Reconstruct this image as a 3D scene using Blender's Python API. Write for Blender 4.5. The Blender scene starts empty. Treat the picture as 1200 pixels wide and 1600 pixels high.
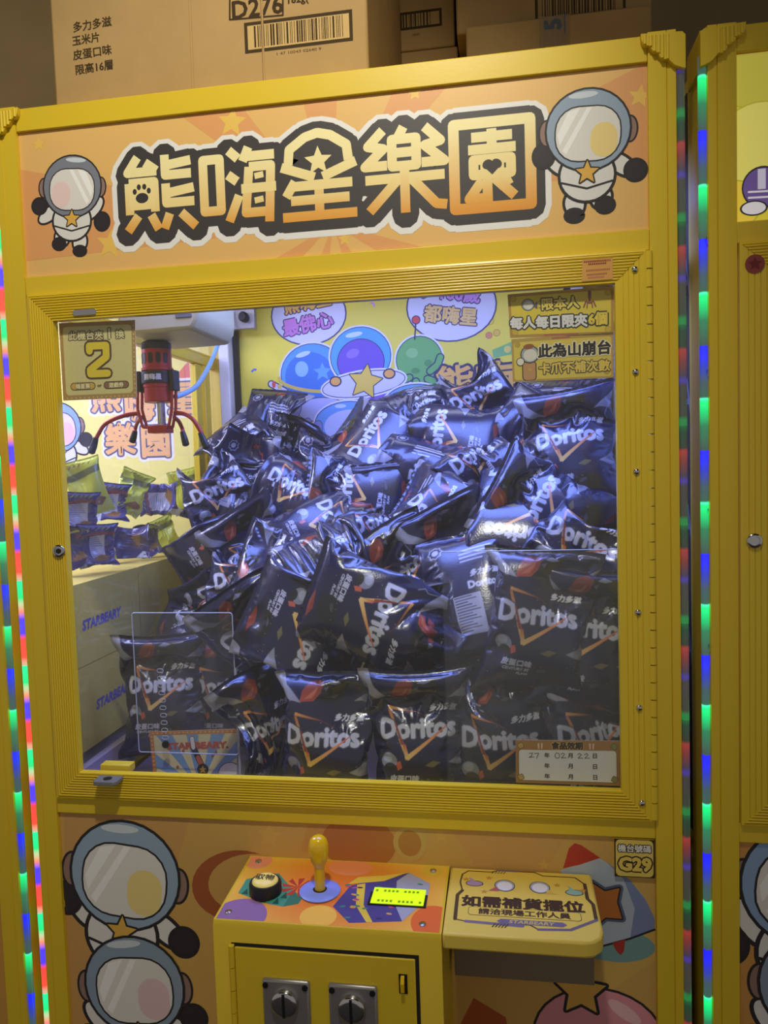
import bpy, math, random
import numpy as np
from mathutils import Vector, Matrix, Euler
from mathutils.geometry import tessellate_polygon

# ------------------------------------------------------------------ camera, light, exposure
SC = bpy.context.scene
COL = SC.collection
F_PX = 1180.0
CAM = Vector((.2084, -.8724, 1.4794))
CROT = Euler((math.radians(86.49), math.radians(1.85), math.radians(8.96)), 'XYZ').to_matrix()
cd = bpy.data.cameras.new('camera'); cam = bpy.data.objects.new('camera', cd); COL.objects.link(cam)
cam.location = CAM; cam.rotation_euler = CROT.to_euler()
cd.sensor_fit = 'VERTICAL'; cd.sensor_height = 24.0; cd.lens = F_PX / 1600 * 24.0
cd.clip_start = .01; cd.clip_end = 50
SC.camera = cam
SC.view_settings.view_transform = 'Standard'; SC.view_settings.look = 'None'
SC.view_settings.gamma = 1; SC.view_settings.use_curve_mapping = False
SC.view_settings.exposure = 0.0

W = bpy.data.worlds.new('room_ambience'); SC.world = W; W.use_nodes = True
W.node_tree.nodes['Background'].inputs[0].default_value = (1.0, .92, .82, 1)
W.node_tree.nodes['Background'].inputs[1].default_value = .27

def area(name, loc, target, size, energy, color, sy=None):
    l = bpy.data.lights.new(name, 'AREA'); l.energy = energy; l.color = color
    l.size = size
    if sy: l.shape = 'RECTANGLE'; l.size_y = sy
    o = bpy.data.objects.new(name, l); COL.objects.link(o); o.location = loc
    o.rotation_euler = (Vector(target) - Vector(loc)).to_track_quat('-Z', 'Y').to_euler()
    return o
def spot(name, loc, target, energy, color, deg, blend, size):
    l = bpy.data.lights.new(name, 'SPOT'); l.energy = energy; l.color = color; l.spot_size = math.radians(deg); l.spot_blend = blend; l.shadow_soft_size = size
    o = bpy.data.objects.new(name, l); COL.objects.link(o); o.location = loc
    o.rotation_euler = (Vector(target) - Vector(loc)).to_track_quat('-Z', 'Y').to_euler()
spot('ceiling_spotlight', (.13, -.74, 2.56), (-.12, 0, 1.68), 46, (1, .945, .78), 70, .9, .04)
area('wall_fill', (-1.5, .9, 3.1), (-1.3, 1.7, 2.3), .4, 3.2, (1, .88, .62))  # added fill light without a fixture, lifts the back wall at left
# led tubes inside the cabinet, under its roof
area('cabinet_led_front', (0, .17, 1.84), (0, .19, 1.3), .66, 8.5, (.19, .28, 1.0), .26)
area('cabinet_led_rear', (0, .50, 1.84), (0, .55, 1.3), .66, .7, (.60, .66, 1.0), .05)
area('neighbour_cabinet_led', (-.84, .30, 1.84), (-.80, .45, 1.3), .6, 12, (.55, .58, 1.0), .2)
area('neighbour_cabinet_led_right', (.84, .30, 1.84), (.84, .4, 1.3), .6, 3, (.62, .64, 1.0), .2)

# ------------------------------------------------------------------ pixel rays of the photograph onto real planes
def ray(x, y): return CROT @ Vector(((x - 600) / F_PX, -(y - 800) / F_PX, -1))
def at(x, y, Y=0.0): d = ray(x, y); return CAM + d * ((Y - CAM.y) / d.y)
def atx(x, y, X): d = ray(x, y); return CAM + d * ((X - CAM.x) / d.x)
def atz(x, y, Z): d = ray(x, y); return CAM + d * ((Z - CAM.z) / d.z)
def P(x, y, Y=0.0): p = at(x, y, Y); return (p.x * 1000, p.z * 1000)       # millimetres on a frontal plane

# ------------------------------------------------------------------ materials
def lin(c):
    if isinstance(c, str): c = tuple(int(c[i:i + 2], 16) for i in (0, 2, 4))
    return tuple((v / 255 / 12.92 if v / 255 <= .04045 else ((v / 255 + .055) / 1.055) ** 2.4) for v in c[:3])
def mat(name, c, rough=.5, metal=0, spec=.5, bump=None, noise=None, coat=0):
    m = bpy.data.materials.new(name); m.use_nodes = True
    nt = m.node_tree; b = nt.nodes['Principled BSDF']
    b.inputs['Base Color'].default_value = (*lin(c), 1)
    b.inputs['Roughness'].default_value = rough; b.inputs['Metallic'].default_value = metal
    b.inputs['Specular IOR Level'].default_value = spec; b.inputs['Coat Weight'].default_value = coat
    tc = nt.nodes.new('ShaderNodeTexCoord')
    if noise:
        sc, amt = noise
        n = nt.nodes.new('ShaderNodeTexNoise'); n.inputs['Scale'].default_value = sc; n.inputs['Detail'].default_value = 4
        mx = nt.nodes.new('ShaderNodeMix'); mx.data_type = 'RGBA'; mx.blend_type = 'MULTIPLY'
        mx.inputs[0].default_value = amt; mx.inputs[6].default_value = (*lin(c), 1)
        nt.links.new(tc.outputs['Object'], n.inputs['Vector']); nt.links.new(n.outputs['Fac'], mx.inputs[7])
        nt.links.new(mx.outputs[2], b.inputs['Base Color'])
    if bump:
        sc, st = bump
        n = nt.nodes.new('ShaderNodeTexNoise'); n.inputs['Scale'].default_value = sc; n.inputs['Detail'].default_value = 3
        bp = nt.nodes.new('ShaderNodeBump'); bp.inputs['Strength'].default_value = st; bp.inputs['Distance'].default_value = .002
        nt.links.new(tc.outputs['Object'], n.inputs['Vector']); nt.links.new(n.outputs['Fac'], bp.inputs['Height'])
        nt.links.new(bp.outputs['Normal'], b.inputs['Normal'])
    return m
def emit_mat(name, c, s):
    m = mat(name, c, .4); b = m.node_tree.nodes['Principled BSDF']
    b.inputs['Emission Color'].default_value = (*lin(c), 1); b.inputs['Emission Strength'].default_value = s
    return m
def print_mat(name, rough=.45, spec=.5, coat=0, bump=None, metal=0):
    m = mat(name, (255, 255, 255), rough, metal, spec, bump, None, coat)
    a = m.node_tree.nodes.new('ShaderNodeAttribute'); a.attribute_name = 'Col'
    m.node_tree.links.new(a.outputs['Color'], m.node_tree.nodes['Principled BSDF'].inputs['Base Color'])
    return m
def clear_mat(name, tint=(1, 1, 1), haze=.02, ior=1.45, edge=None):
    m = bpy.data.materials.new(name); m.use_nodes = True; nt = m.node_tree; nt.nodes.clear()
    out = nt.nodes.new('ShaderNodeOutputMaterial'); tr = nt.nodes.new('ShaderNodeBsdfTransparent')
    gl = nt.nodes.new('ShaderNodeBsdfGlossy'); gl.inputs['Roughness'].default_value = .02
    df = nt.nodes.new('ShaderNodeBsdfDiffuse'); df.inputs['Color'].default_value = (.8, .8, .8, 1)
    fr = nt.nodes.new('ShaderNodeFresnel'); fr.inputs['IOR'].default_value = ior
    m1 = nt.nodes.new('ShaderNodeMixShader'); m2 = nt.nodes.new('ShaderNodeMixShader')
    tr.inputs['Color'].default_value = (*tint, 1); m1.inputs[0].default_value = haze
    nt.links.new(tr.outputs[0], m1.inputs[1]); nt.links.new(df.outputs[0], m1.inputs[2])
    geo = nt.nodes.new('ShaderNodeNewGeometry'); inv = nt.nodes.new('ShaderNodeMath'); inv.operation = 'SUBTRACT'; inv.inputs[0].default_value = 1
    mul = nt.nodes.new('ShaderNodeMath'); mul.operation = 'MULTIPLY'
    nt.links.new(geo.outputs['Backfacing'], inv.inputs[1]); nt.links.new(fr.outputs[0], mul.inputs[0]); nt.links.new(inv.outputs[0], mul.inputs[1])
    nt.links.new(mul.outputs[0], m2.inputs[0]); nt.links.new(m1.outputs[0], m2.inputs[1]); nt.links.new(gl.outputs[0], m2.inputs[2])
    nt.links.new(m2.outputs[0], out.inputs['Surface'])
    return m
def rope_mat(name, period, z0, stops, strength):
    """lamp: a clear rope light whose leds repeat along its height"""
    m = mat(name, (70, 85, 75), .15); nt = m.node_tree; b = nt.nodes['Principled BSDF']
    tc = nt.nodes.new('ShaderNodeTexCoord'); sx = nt.nodes.new('ShaderNodeSeparateXYZ')
    a = nt.nodes.new('ShaderNodeMath'); a.operation = 'MULTIPLY_ADD'; a.inputs[1].default_value = -1 / period; a.inputs[2].default_value = z0 / period
    f = nt.nodes.new('ShaderNodeMath'); f.operation = 'FRACT'
    r = nt.nodes.new('ShaderNodeValToRGB')
    el = r.color_ramp.elements
    while len(el) < len(stops): el.new(.5)
    for e, (p, c) in zip(el, stops): e.position = p; e.color = (*lin(c), 1)
    nt.links.new(tc.outputs['Object'], sx.inputs[0]); nt.links.new(sx.outputs['Z'], a.inputs[0]); nt.links.new(a.outputs[0], f.inputs[0])
    nt.links.new(f.outputs[0], r.inputs[0]); nt.links.new(r.outputs[0], b.inputs['Emission Color']); b.inputs['Emission Strength'].default_value = strength
    return m

M = dict(
    yellow=mat('yellow_powder_coat', (224, 192, 44), .38, 0, .5, (260, .03)),
    rail=mat('yellow_aluminium_rail', (228, 196, 42), .33, 0, .6),
    inner=mat('yellow_inner_steel', (214, 186, 70), .5),
    print=print_mat('printed_film', .42, .45), paper=print_mat('printed_card', .5, .35),
    cartonprint=print_mat('carton_ink', .8, .1),
    chrome=mat('chrome', (200, 200, 205), .16, 1), steel=mat('brushed_steel', (160, 156, 154), .38, .7),
    black=mat('black_plastic', (22, 22, 24), .4), dark=mat('dark_gap', (30, 26, 20), .8), grey=mat('grey_plastic', (120, 118, 116), .45),
    white=mat('white_paint', (232, 232, 236), .45), cream=mat('cream_plastic', (200, 190, 140), .5), lilac=mat('white_floor_laminate', (160, 146, 170), .4, noise=(30, .15)),
    red=mat('red_anodised', (176, 46, 36), .38, .25), carton=mat('corrugated_board', (190, 156, 104), .85, 0, .15, (90, .12), (14, .3)),
    cartonside=mat('pale_carton', (214, 190, 92), .8, 0, .2, (90, .1)),
    wall=mat('dark_wall_paint', (150, 128, 92), .9, noise=(3, .4)), floor=mat('floor_tile', (90, 82, 74), .5, noise=(6, .4)),
    ceil=mat('ceiling_paint', (54, 48, 42), .9),
    glass=clear_mat('window_glass', (.96, .97, .97), .022), acryl=clear_mat('acrylic_sheet', (.97, .97, .98), .03, 1.35),
    edge=mat('acrylic_edge', (190, 196, 215), .25), tape=clear_mat('clear_tape', (.95, .92, .85), .1, 1.5),
    blue=mat('blue_plastic', (134, 152, 226), .35), ball=mat('yellow_plastic_ball', (236, 190, 20), .2, coat=.5),
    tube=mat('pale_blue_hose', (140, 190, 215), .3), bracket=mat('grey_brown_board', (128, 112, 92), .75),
    lcd=emit_mat('lit_display', (190, 235, 10), .9), lcdink=mat('display_segments', (110, 140, 10), .6), button=emit_mat('lit_button_lens', (226, 205, 110), .22),
    brown=mat('brown_paint', (58, 44, 34), .8),
)

# ------------------------------------------------------------------ objects
def tag(o, label=None, cat=None, group=None, kind=None):
    for k, v in (('label', label), ('category', cat), ('group', group), ('kind', kind)):
        if v: o[k] = v
    return o
def thing(name, label, cat, loc=(0, 0, 0), group=None):
    o = bpy.data.objects.new(name, None); COL.objects.link(o); o.location = loc
    o.empty_display_size = .05
    return tag(o, label, cat, group)
def wloc(o):
    v = Vector((0, 0, 0))
    while o: v += o.location; o = o.parent
    return v

class MB:
    def __init__(s): s.v = []; s.f = []; s.mi = []
    def add(s, vs, fs, mi=0):
        n = len(s.v); s.v += [tuple(v) for v in vs]; s.f += [tuple(i + n for i in f) for f in fs]; s.mi += [mi] * len(fs); return s
    def box(s, x0, x1, y0, y1, z0, z1, mi=0):
        return s.add([(x, y, z) for z in (z0, z1) for y in (y0, y1) for x in (x0, x1)],
                     [(0, 2, 3, 1), (4, 5, 7, 6), (0, 1, 5, 4), (2, 6, 7, 3), (0, 4, 6, 2), (1, 3, 7, 5)], mi)
    def prism(s, pts, a, b, axis='y', mi=0):
        """closed polygon extruded from a to b along an axis; pts are the two other coordinates in xyz order"""
        def mk(p, t): return {'x': (t, p[0], p[1]), 'y': (p[0], t, p[1]), 'z': (p[0], p[1], t)}[axis]
        n = len(pts); vs = [mk(p, a) for p in pts] + [mk(p, b) for p in pts]
        tri = tessellate_polygon([[Vector((p[0], p[1], 0)) for p in pts]])
        fs = [t for t in tri] + [tuple(i + n for i in reversed(t)) for t in tri] + [(i, (i + 1) % n, n + (i + 1) % n, n + i) for i in range(n)]
        return s.add(vs, fs, mi)
    def lathe(s, prof, c, axis='z', n=28, mi=0):
        vs = []; fs = []
        for r, h in prof:
            for k in range(n):
                a = 2 * math.pi * k / n; p = (r * math.cos(a), r * math.sin(a))
                q = {'z': (p[0], p[1], h), 'y': (p[0], h, p[1]), 'x': (h, p[0], p[1])}[axis]
                vs.append((c[0] + q[0], c[1] + q[1], c[2] + q[2]))
        for i in range(len(prof) - 1):
            for k in range(n):
                fs.append((i * n + k, i * n + (k + 1) % n, (i + 1) * n + (k + 1) % n, (i + 1) * n + k))
        fs.append(tuple(range(n))); fs.append(tuple(range((len(prof) - 1) * n, len(prof) * n)))
        return s.add(vs, fs, mi)
    def tube(s, pts, r, n=10, mi=0, closed=False):
        pts = [Vector(p) for p in pts]; m = len(pts); rs = r if isinstance(r, (list, tuple)) else [r] * m
        vs = []; fs = []; up = None
        for i, p in enumerate(pts):
            t = (pts[(i + 1) % m if closed else min(i + 1, m - 1)] - pts[(i - 1) % m if closed else max(i - 1, 0)]).normalized()
            if up is None: up = Vector((0, 0, 1)) if abs(t.z) < .9 else Vector((1, 0, 0))
            a = t.cross(up).normalized(); b = a.cross(t).normalized(); up = b
            for k in range(n):
                q = 2 * math.pi * k / n; vs.append(p + (a * math.cos(q) + b * math.sin(q)) * rs[i])
        for i in range(m if closed else m - 1):
            j = (i + 1) % m
            for k in range(n): fs.append((i * n + k, i * n + (k + 1) % n, j * n + (k + 1) % n, j * n + k))
        if not closed: fs.append(tuple(range(n))[::-1]); fs.append(tuple(range((m - 1) * n, m * n)))
        return s.add(vs, fs, mi)
    def build(s, name, m, parent=None, bevel=0, smooth=None, loc=None):
        base = wloc(parent) if parent else (Vector(loc) if loc else Vector((0, 0, 0)))
        me = bpy.data.meshes.new(name); me.from_pydata([tuple(Vector(v) - base) for v in s.v], [], s.f)
        for q in (m if isinstance(m, list) else [m]): me.materials.append(q)
        me.polygons.foreach_set('material_index', s.mi)
        import bmesh
        b = bmesh.new(); b.from_mesh(me); bmesh.ops.recalc_face_normals(b, faces=b.faces); b.to_mesh(me); b.free()
        o = bpy.data.objects.new(name, me); COL.objects.link(o)
        if parent: o.parent = parent
        else: o.location = base
        if bevel:
            md = o.modifiers.new('edge', 'BEVEL'); md.width = bevel; md.segments = 2; md.limit_method = 'ANGLE'; md.angle_limit = math.radians(40)
        if smooth or bevel:
            me.polygons.foreach_set('use_smooth', [True] * len(me.polygons))
            try: me.set_sharp_from_angle(angle=math.radians(smooth or 38))
            except Exception: pass
        return o
def spline(pts, n=8):
    pts = [Vector(p) for p in pts]; out = []
    for i in range(len(pts) - 1):
        p0 = pts[max(i - 1, 0)]; p1 = pts[i]; p2 = pts[i + 1]; p3 = pts[min(i + 2, len(pts) - 1)]
        for k in range(n):
            t = k / n
            out.append(.5 * ((2 * p1) + (p2 - p0) * t + (2 * p0 - 5 * p1 + 4 * p2 - p3) * t * t + (3 * p1 - p0 - 3 * p2 + p3) * t ** 3))
    return out + [pts[-1]]

# ------------------------------------------------------------------ flat printed artwork (text, shapes)
GL = {}
def glyphs(txt):
    if txt not in GL:
        c = bpy.data.curves.new('t', 'FONT'); c.body = txt; c.dimensions = '2D'; c.resolution_u = 2
        o = bpy.data.objects.new('t', c); m = o.to_mesh()
        v = np.array([(q.co.x, q.co.y) for q in m.vertices]).reshape(-1, 2); t = [tuple(p.vertices) for p in m.polygons]
        cnt = {}
        for f in t:
            for a, b in zip(f, f[1:] + f[:1]): cnt[(min(a, b), max(a, b))] = cnt.get((min(a, b), max(a, b)), 0) + 1
        e = [k for k, n in cnt.items() if n == 1]
        o.to_mesh_clear(); bpy.data.objects.remove(o); bpy.data.curves.remove(c)
        GL[txt] = (v, t, e)
    return GL[txt]
class Art:
    """layers of flat colour in plane units (mm); T maps them to 3-D"""
    def __init__(s, clip=None): s.L = []; s.Z = []; s.J = []; s.clip = clip
    def raw(s, v, t, c, joined=True):
        """c: colour, or function of (x, y) arrays for a printed gradient"""
        v = np.asarray(v, float).reshape(-1, 2)
        if not len(t): return s
        col = np.array([c(x, y) for x, y in v]) if callable(c) else np.tile(lin(c), (len(v), 1))
        lo, hi = v.min(0), v.max(0); key = c if callable(c) else tuple(lin(c)); z = 0
        for l2, h2, k2, z2 in s.Z:
            if (lo < h2).all() and (hi > l2).all(): z = max(z, z2 if k2 == key else z2 + 1)
        s.Z.append((lo, hi, key, z)); s.J.append(joined); s.L.append((v, t, col)); return s
    def poly(s, pts, c, holes=()):
        pts = [tuple(p) for p in pts]
        if s.clip and not holes:
            x0, y0, x1, y1 = s.clip
            for ax, lim, sg in ((0, x0, 1), (0, x1, -1), (1, y0, 1), (1, y1, -1)):
                o = []
                for a, b in zip(pts, pts[1:] + pts[:1]):
                    ia = (a[ax] - lim) * sg >= 0; ib = (b[ax] - lim) * sg >= 0
                    if ia: o.append(a)
                    if ia != ib:
                        t = (lim - a[ax]) / (b[ax] - a[ax]); o.append((a[0] + (b[0] - a[0]) * t, a[1] + (b[1] - a[1]) * t))
                pts = o
                if not pts: return s
        rings = [pts] + [list(h) for h in holes]
        t = tessellate_polygon([[Vector((p[0], p[1], 0)) for p in r] for r in rings])
        return s.raw([p for r in rings for p in r], [tuple(q) for q in t], c)
    def rect(s, x0, y0, x1, y1, c): return s.poly([(x0, y0), (x1, y0), (x1, y1), (x0, y1)], c)
    @staticmethod
    def rr(x0, y0, x1, y1, r, n=5):
        o = []
        for cx, cy, a0 in ((x1 - r, y1 - r, 0), (x0 + r, y1 - r, 90), (x0 + r, y0 + r, 180), (x1 - r, y0 + r, 270)):
            for k in range(n + 1):
                a = math.radians(a0 + 90 * k / n); o.append((cx + r * math.cos(a), cy + r * math.sin(a)))
        return o
    def rrect(s, x0, y0, x1, y1, r, c): return s.poly(s.rr(x0, y0, x1, y1, r), c)
    @staticmethod
    def el(cx, cy, rx, ry, rot=0, n=30, a0=0, a1=360):
        cr, sr = math.cos(math.radians(rot)), math.sin(math.radians(rot)); o = []
        m = n if a1 - a0 >= 360 else n + 1
        for k in range(m):
            a = math.radians(a0 + (a1 - a0) * k / n); x, y = rx * math.cos(a), ry * math.sin(a)
            o.append((cx + x * cr - y * sr, cy + x * sr + y * cr))
        return o
    def ell(s, cx, cy, rx, ry, c, rot=0): return s.poly(s.el(cx, cy, rx, ry, rot), c)
    @staticmethod
    def st(cx, cy, r, rot=0, k=.45, n=5):
        return [(cx + (r if i % 2 == 0 else r * k) * math.sin(math.radians(rot) + math.pi * i / n), cy + (r if i % 2 == 0 else r * k) * math.cos(math.radians(rot) + math.pi * i / n)) for i in range(2 * n)]
    def star(s, cx, cy, r, c, rot=0, k=.45, out=None, ow=0):
        p = s.st(cx, cy, r, rot, k)
        if out: s.line(p, ow, out, True)
        return s.poly(p, c)
    def line(s, pts, w, c, closed=False, round_=True):
        pts = [np.array(p, float) for p in pts]; v = []; t = []
        seg = list(zip(pts, pts[1:] + pts[:1])) if closed else list(zip(pts[:-1], pts[1:]))
        for a, b in seg:
            d = b - a; L = math.hypot(*d)
            if L < 1e-9: continue
            nrm = np.array((-d[1], d[0])) / L * w / 2
            k = len(v); v += [a + nrm, a - nrm, b - nrm, b + nrm]; t += [(k, k + 1, k + 2, k + 3)]
        js = pts if (closed or round_) else pts[1:-1]
        for p in js:
            k = len(v); v += [p + np.array((math.cos(q), math.sin(q))) * w / 2 for q in np.arange(10) * math.pi / 5]; t.append(tuple(range(k, k + 10)))
        return s.raw(v, t, c, False)
    def text(s, txt, x, y, size, c, bold=0, align='c', rot=0, shear=0, sx=1, outline=None, ow=0, just=False):
        """(x, y) is the middle of the line's height; bold/ow widen the strokes, in mm"""
        v0, t, e = glyphs(txt)
        if not len(v0): return s
        v = v0 * size; v[:, 0] *= sx
        w = v[:, 0].max() + v[:, 0].min(); h = v[:, 1].max() + v[:, 1].min()
        v[:, 1] -= h / 2; v[:, 0] += v[:, 1] * shear
        v[:, 0] -= {'c': w / 2, 'l': 0, 'r': w}[align]
        cr, sr = math.cos(math.radians(rot)), math.sin(math.radians(rot))
        v = v @ np.array([[cr, sr], [-sr, cr]]) + np.array([x, y])
        def edges(wd, col):
            vv = []; tt = []
            for a, b in e:
                a, b = v[a], v[b]; d = b - a; L = math.hypot(*d)
                if L < 1e-9: continue
                nr = np.array((-d[1], d[0])) / L * wd / 2; k = len(vv)
                vv += [a + nr, a - nr, b - nr, b + nr]; tt.append((k, k + 1, k + 2, k + 3))
                k = len(vv); vv += [a + np.array((math.cos(q), math.sin(q))) * wd / 2 for q in np.arange(8) * math.pi / 4]; tt.append(tuple(range(k, k + 8)))
            s.raw(vv, tt, col, False)
        if outline: edges(ow * 2 + bold, outline); s.raw(v, t, outline)
        if bold: edges(bold, c)
        return s.raw(v, t, c)
    def build(s, name, T, normal, m, parent=None, eps=6e-5, label=None):
        vs = []; fs = []; cols = []; n = Vector(normal)
        for i, (v, t, c) in enumerate(s.L):
            k = len(vs); off = n * (eps * (s.Z[i][3] + 1))
            if len(t) > 1:          # overlapping pieces of one ink lie a few microns apart
                j0 = 7 * i
                if s.J[i]:
                    off = off + n * (1e-6 * (j0 % 59))
                    vs += [Vector(T(x, y)) + off for x, y in v]; fs += [tuple(a + k for a in f) for f in t]; cols.append(c); continue
                for j, f in enumerate(t):
                    o2 = off + n * (1e-6 * ((j + j0) % 59)); b0 = len(vs)
                    vs += [Vector(T(*v[a])) + o2 for a in f]; fs.append(tuple(range(b0, b0 + len(f)))); cols.append(c[list(f)])
                continue
            off = off + n * (1e-6 * ((7 * i) % 59))
            vs += [Vector(T(x, y)) + off for x, y in v]; fs += [tuple(a + k for a in f) for f in t]; cols.append(c)
        base = wloc(parent) if parent else Vector((0, 0, 0))
        me = bpy.data.meshes.new(name); me.from_pydata([tuple(v - base) for v in vs], [], fs)
        a = me.color_attributes.new('Col', 'FLOAT_COLOR', 'POINT'); cc = np.concatenate(cols)
        a.data.foreach_set('color', np.concatenate([cc, np.ones((len(cc), 1))], 1).astype(np.float32).ravel())
        me.materials.append(m); me.validate()
        # all faces look the same way
        nn = np.empty(len(me.polygons) * 3, np.float32); me.polygons.foreach_get('normal', nn); nn = nn.reshape(-1, 3)
        for i in np.nonzero(nn @ np.array(normal) < 0)[0]: me.polygons[int(i)].flip()
        o = bpy.data.objects.new(name, me); COL.objects.link(o)
        if parent: o.parent = parent
        if label: o['label'] = label
        return o
    def raster(s, x0, y0, x1, y1, nx, ny, bg):
        img = np.empty((ny, nx, 3)); img[:] = lin(bg)
        for v, t, c in s.L:
            X = (v[:, 0] - x0) / (x1 - x0) * nx - .5; Y = (v[:, 1] - y0) / (y1 - y0) * ny - .5
            for f in t:
                for j in range(1, len(f) - 1):
                    a, b, d = f[0], f[j], f[j + 1]
                    lo, hi = max(0, math.ceil(min(X[a], X[b], X[d]))), min(nx - 1, math.floor(max(X[a], X[b], X[d])))
                    l2, h2 = max(0, math.ceil(min(Y[a], Y[b], Y[d]))), min(ny - 1, math.floor(max(Y[a], Y[b], Y[d])))
                    if hi < lo or h2 < l2: continue
                    gx = np.arange(lo, hi + 1)[None]; gy = np.arange(l2, h2 + 1)[:, None]
                    den = (Y[b] - Y[d]) * (X[a] - X[d]) + (X[d] - X[b]) * (Y[a] - Y[d])
                    if abs(den) < 1e-12: continue
                    l1 = ((Y[b] - Y[d]) * (gx - X[d]) + (X[d] - X[b]) * (gy - Y[d])) / den
                    lb = ((Y[d] - Y[a]) * (gx - X[d]) + (X[a] - X[d]) * (gy - Y[d])) / den
                    q = (l1 >= -1e-6) & (lb >= -1e-6) & (l1 + lb <= 1 + 1e-6)
                    cc = l1[..., None] * c[a] + lb[..., None] * c[b] + (1 - l1 - lb)[..., None] * c[d]
                    img[l2:h2 + 1, lo:hi + 1][q] = cc[q]
        return img
def front(Y): return lambda x, y: (x / 1000, Y, y / 1000)
def grad(y0, y1, stops):
    """printed vertical gradient"""
    cs = [(p, np.array(lin(c))) for p, c in stops]
    def f(x, y):
        t = min(1, max(0, (y - y0) / (y1 - y0)))
        for (p, a), (q, b) in zip(cs, cs[1:]):
            if t <= q: return a + (b - a) * (t - p) / max(1e-6, q - p)
        return cs[-1][1]
    return f
INK = (48, 44, 46)
def spaceman(A, cx, cy, h, tilt=0, flip=1, arm=1, legs=True, suit=(226, 224, 222), shell=(150, 168, 190), visor=(228, 224, 220), glow=(238, 214, 140)):
    """a plain faceless astronaut print, h tall"""
    u = h / 100; ct, st_ = math.cos(math.radians(tilt)), math.sin(math.radians(tilt))
    def q(x, y): x *= flip; return (cx + (x * ct - y * st_) * u, cy + (x * st_ + y * ct) * u)
    def blob(pts, c, w=2.2): p = [q(*a) for a in pts]; A.line(p, w * 2 * u, INK, True); A.poly(p, c)
    E = Art.el
    if legs:
        blob(E(-9, -38, 7, 9, 10), suit); blob(E(11, -34, 7, 8, -20), suit)
        blob(E(-9, -47, 6, 4), INK); blob(E(14, -40, 6, 5), INK)
    blob(E(-24, -5, 6, 13, 40), suit); blob(E(-33, -1 if arm else -18, 7, 8), (52, 48, 52))
    blob(E(25, -10, 6, 13, 55), suit); blob(E(36, -15 if arm else -2, 7, 7), (52, 48, 52))
    blob(E(0, -17, 20, 19), suit)
    A.line([q(-19, -22), q(0, -27), q(19, -22)], 1.6 * u, INK)
    for e in (-31, 31): blob(E(e, 16, 5, 9), (150, 120, 110), 1.4)
    blob(E(0, 17, 31, 30), shell, 1.6); vp = Art.rr(-24, -6, 24, 34, 17); blob(vp, visor, 1.1)
    A.poly([q(x, y) for x, y in Art.rr(2, -4, 22, 22, 10)], glow)
    A.poly([q(*a) for a in ((-15, 31), (-6, 33.5), (-21, 6), (-23, 14))], (246, 246, 246)); A.poly([q(*a) for a in ((-1, 33.5), (3, 33.5), (-16, -1), (-19, 2))], (246, 246, 246))
    A.poly([q(*a) for a in E(-4, 43, 11, 2.4, 4)], (206, 216, 226))
    s = [q(x, y) for x, y in Art.st(0, -15, 9)]; A.line(s, 2.2 * u, INK, True); A.poly(s, (226, 178, 80))

# ================================================================== SETTING
tag(MB().box(-3, 3, -3, 2.2, -.05, 0).build('floor', M['floor']), kind='structure')
tag(MB().box(-3, 3, 1.7, 1.8, 0, 3.3).build('wall_back', M['wall']), kind='structure')
tag(MB().box(-3, 3, -3, 2.2, 3.3, 3.35).build('ceiling', M['ceil']), kind='structure')

# ================================================================== MACHINES
PITCH = .829
Z_TOP, Z_HT, Z_HB, Z_DT, Z_DB, Z_LT = 1.9275, 1.90, 1.7257, 1.7025, 1.0686, 1.0463
DX, GX, GT, GB = .3655, .3326, 1.6696, 1.1024
ROPE_GB = [(0, (20, 20, 255)), (.035, (20, 20, 255)), (.08, (24, 24, 235)), (.2, (34, 44, 170)), (.34, (52, 70, 84)), (.49, (46, 80, 66)), (.505, (70, 255, 190)), (.53, (10, 235, 125)), (.64, (10, 190, 104)), (.76, (34, 110, 74)), (.985, (52, 70, 66))]
ROPE_RGV = [(0, (30, 120, 60)), (.06, (35, 75, 55)), (.22, (60, 60, 52)), (.25, (200, 60, 60)), (.36, (150, 55, 55)), (.5, (80, 60, 90)), (.55, (90, 60, 200)), (.6, (80, 66, 70)), (.9, (70, 70, 60)), (.94, (40, 160, 80))]
ROPE_BR = [(0, (30, 255, 150)), (.2, (20, 220, 120)), (.27, (180, 200, 150)), (.36, (230, 130, 100)), (.45, (70, 50, 255)), (.62, (80, 50, 230)), (.68, (255, 60, 60)), (.9, (255, 70, 50)), (.97, (200, 160, 130))]

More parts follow.
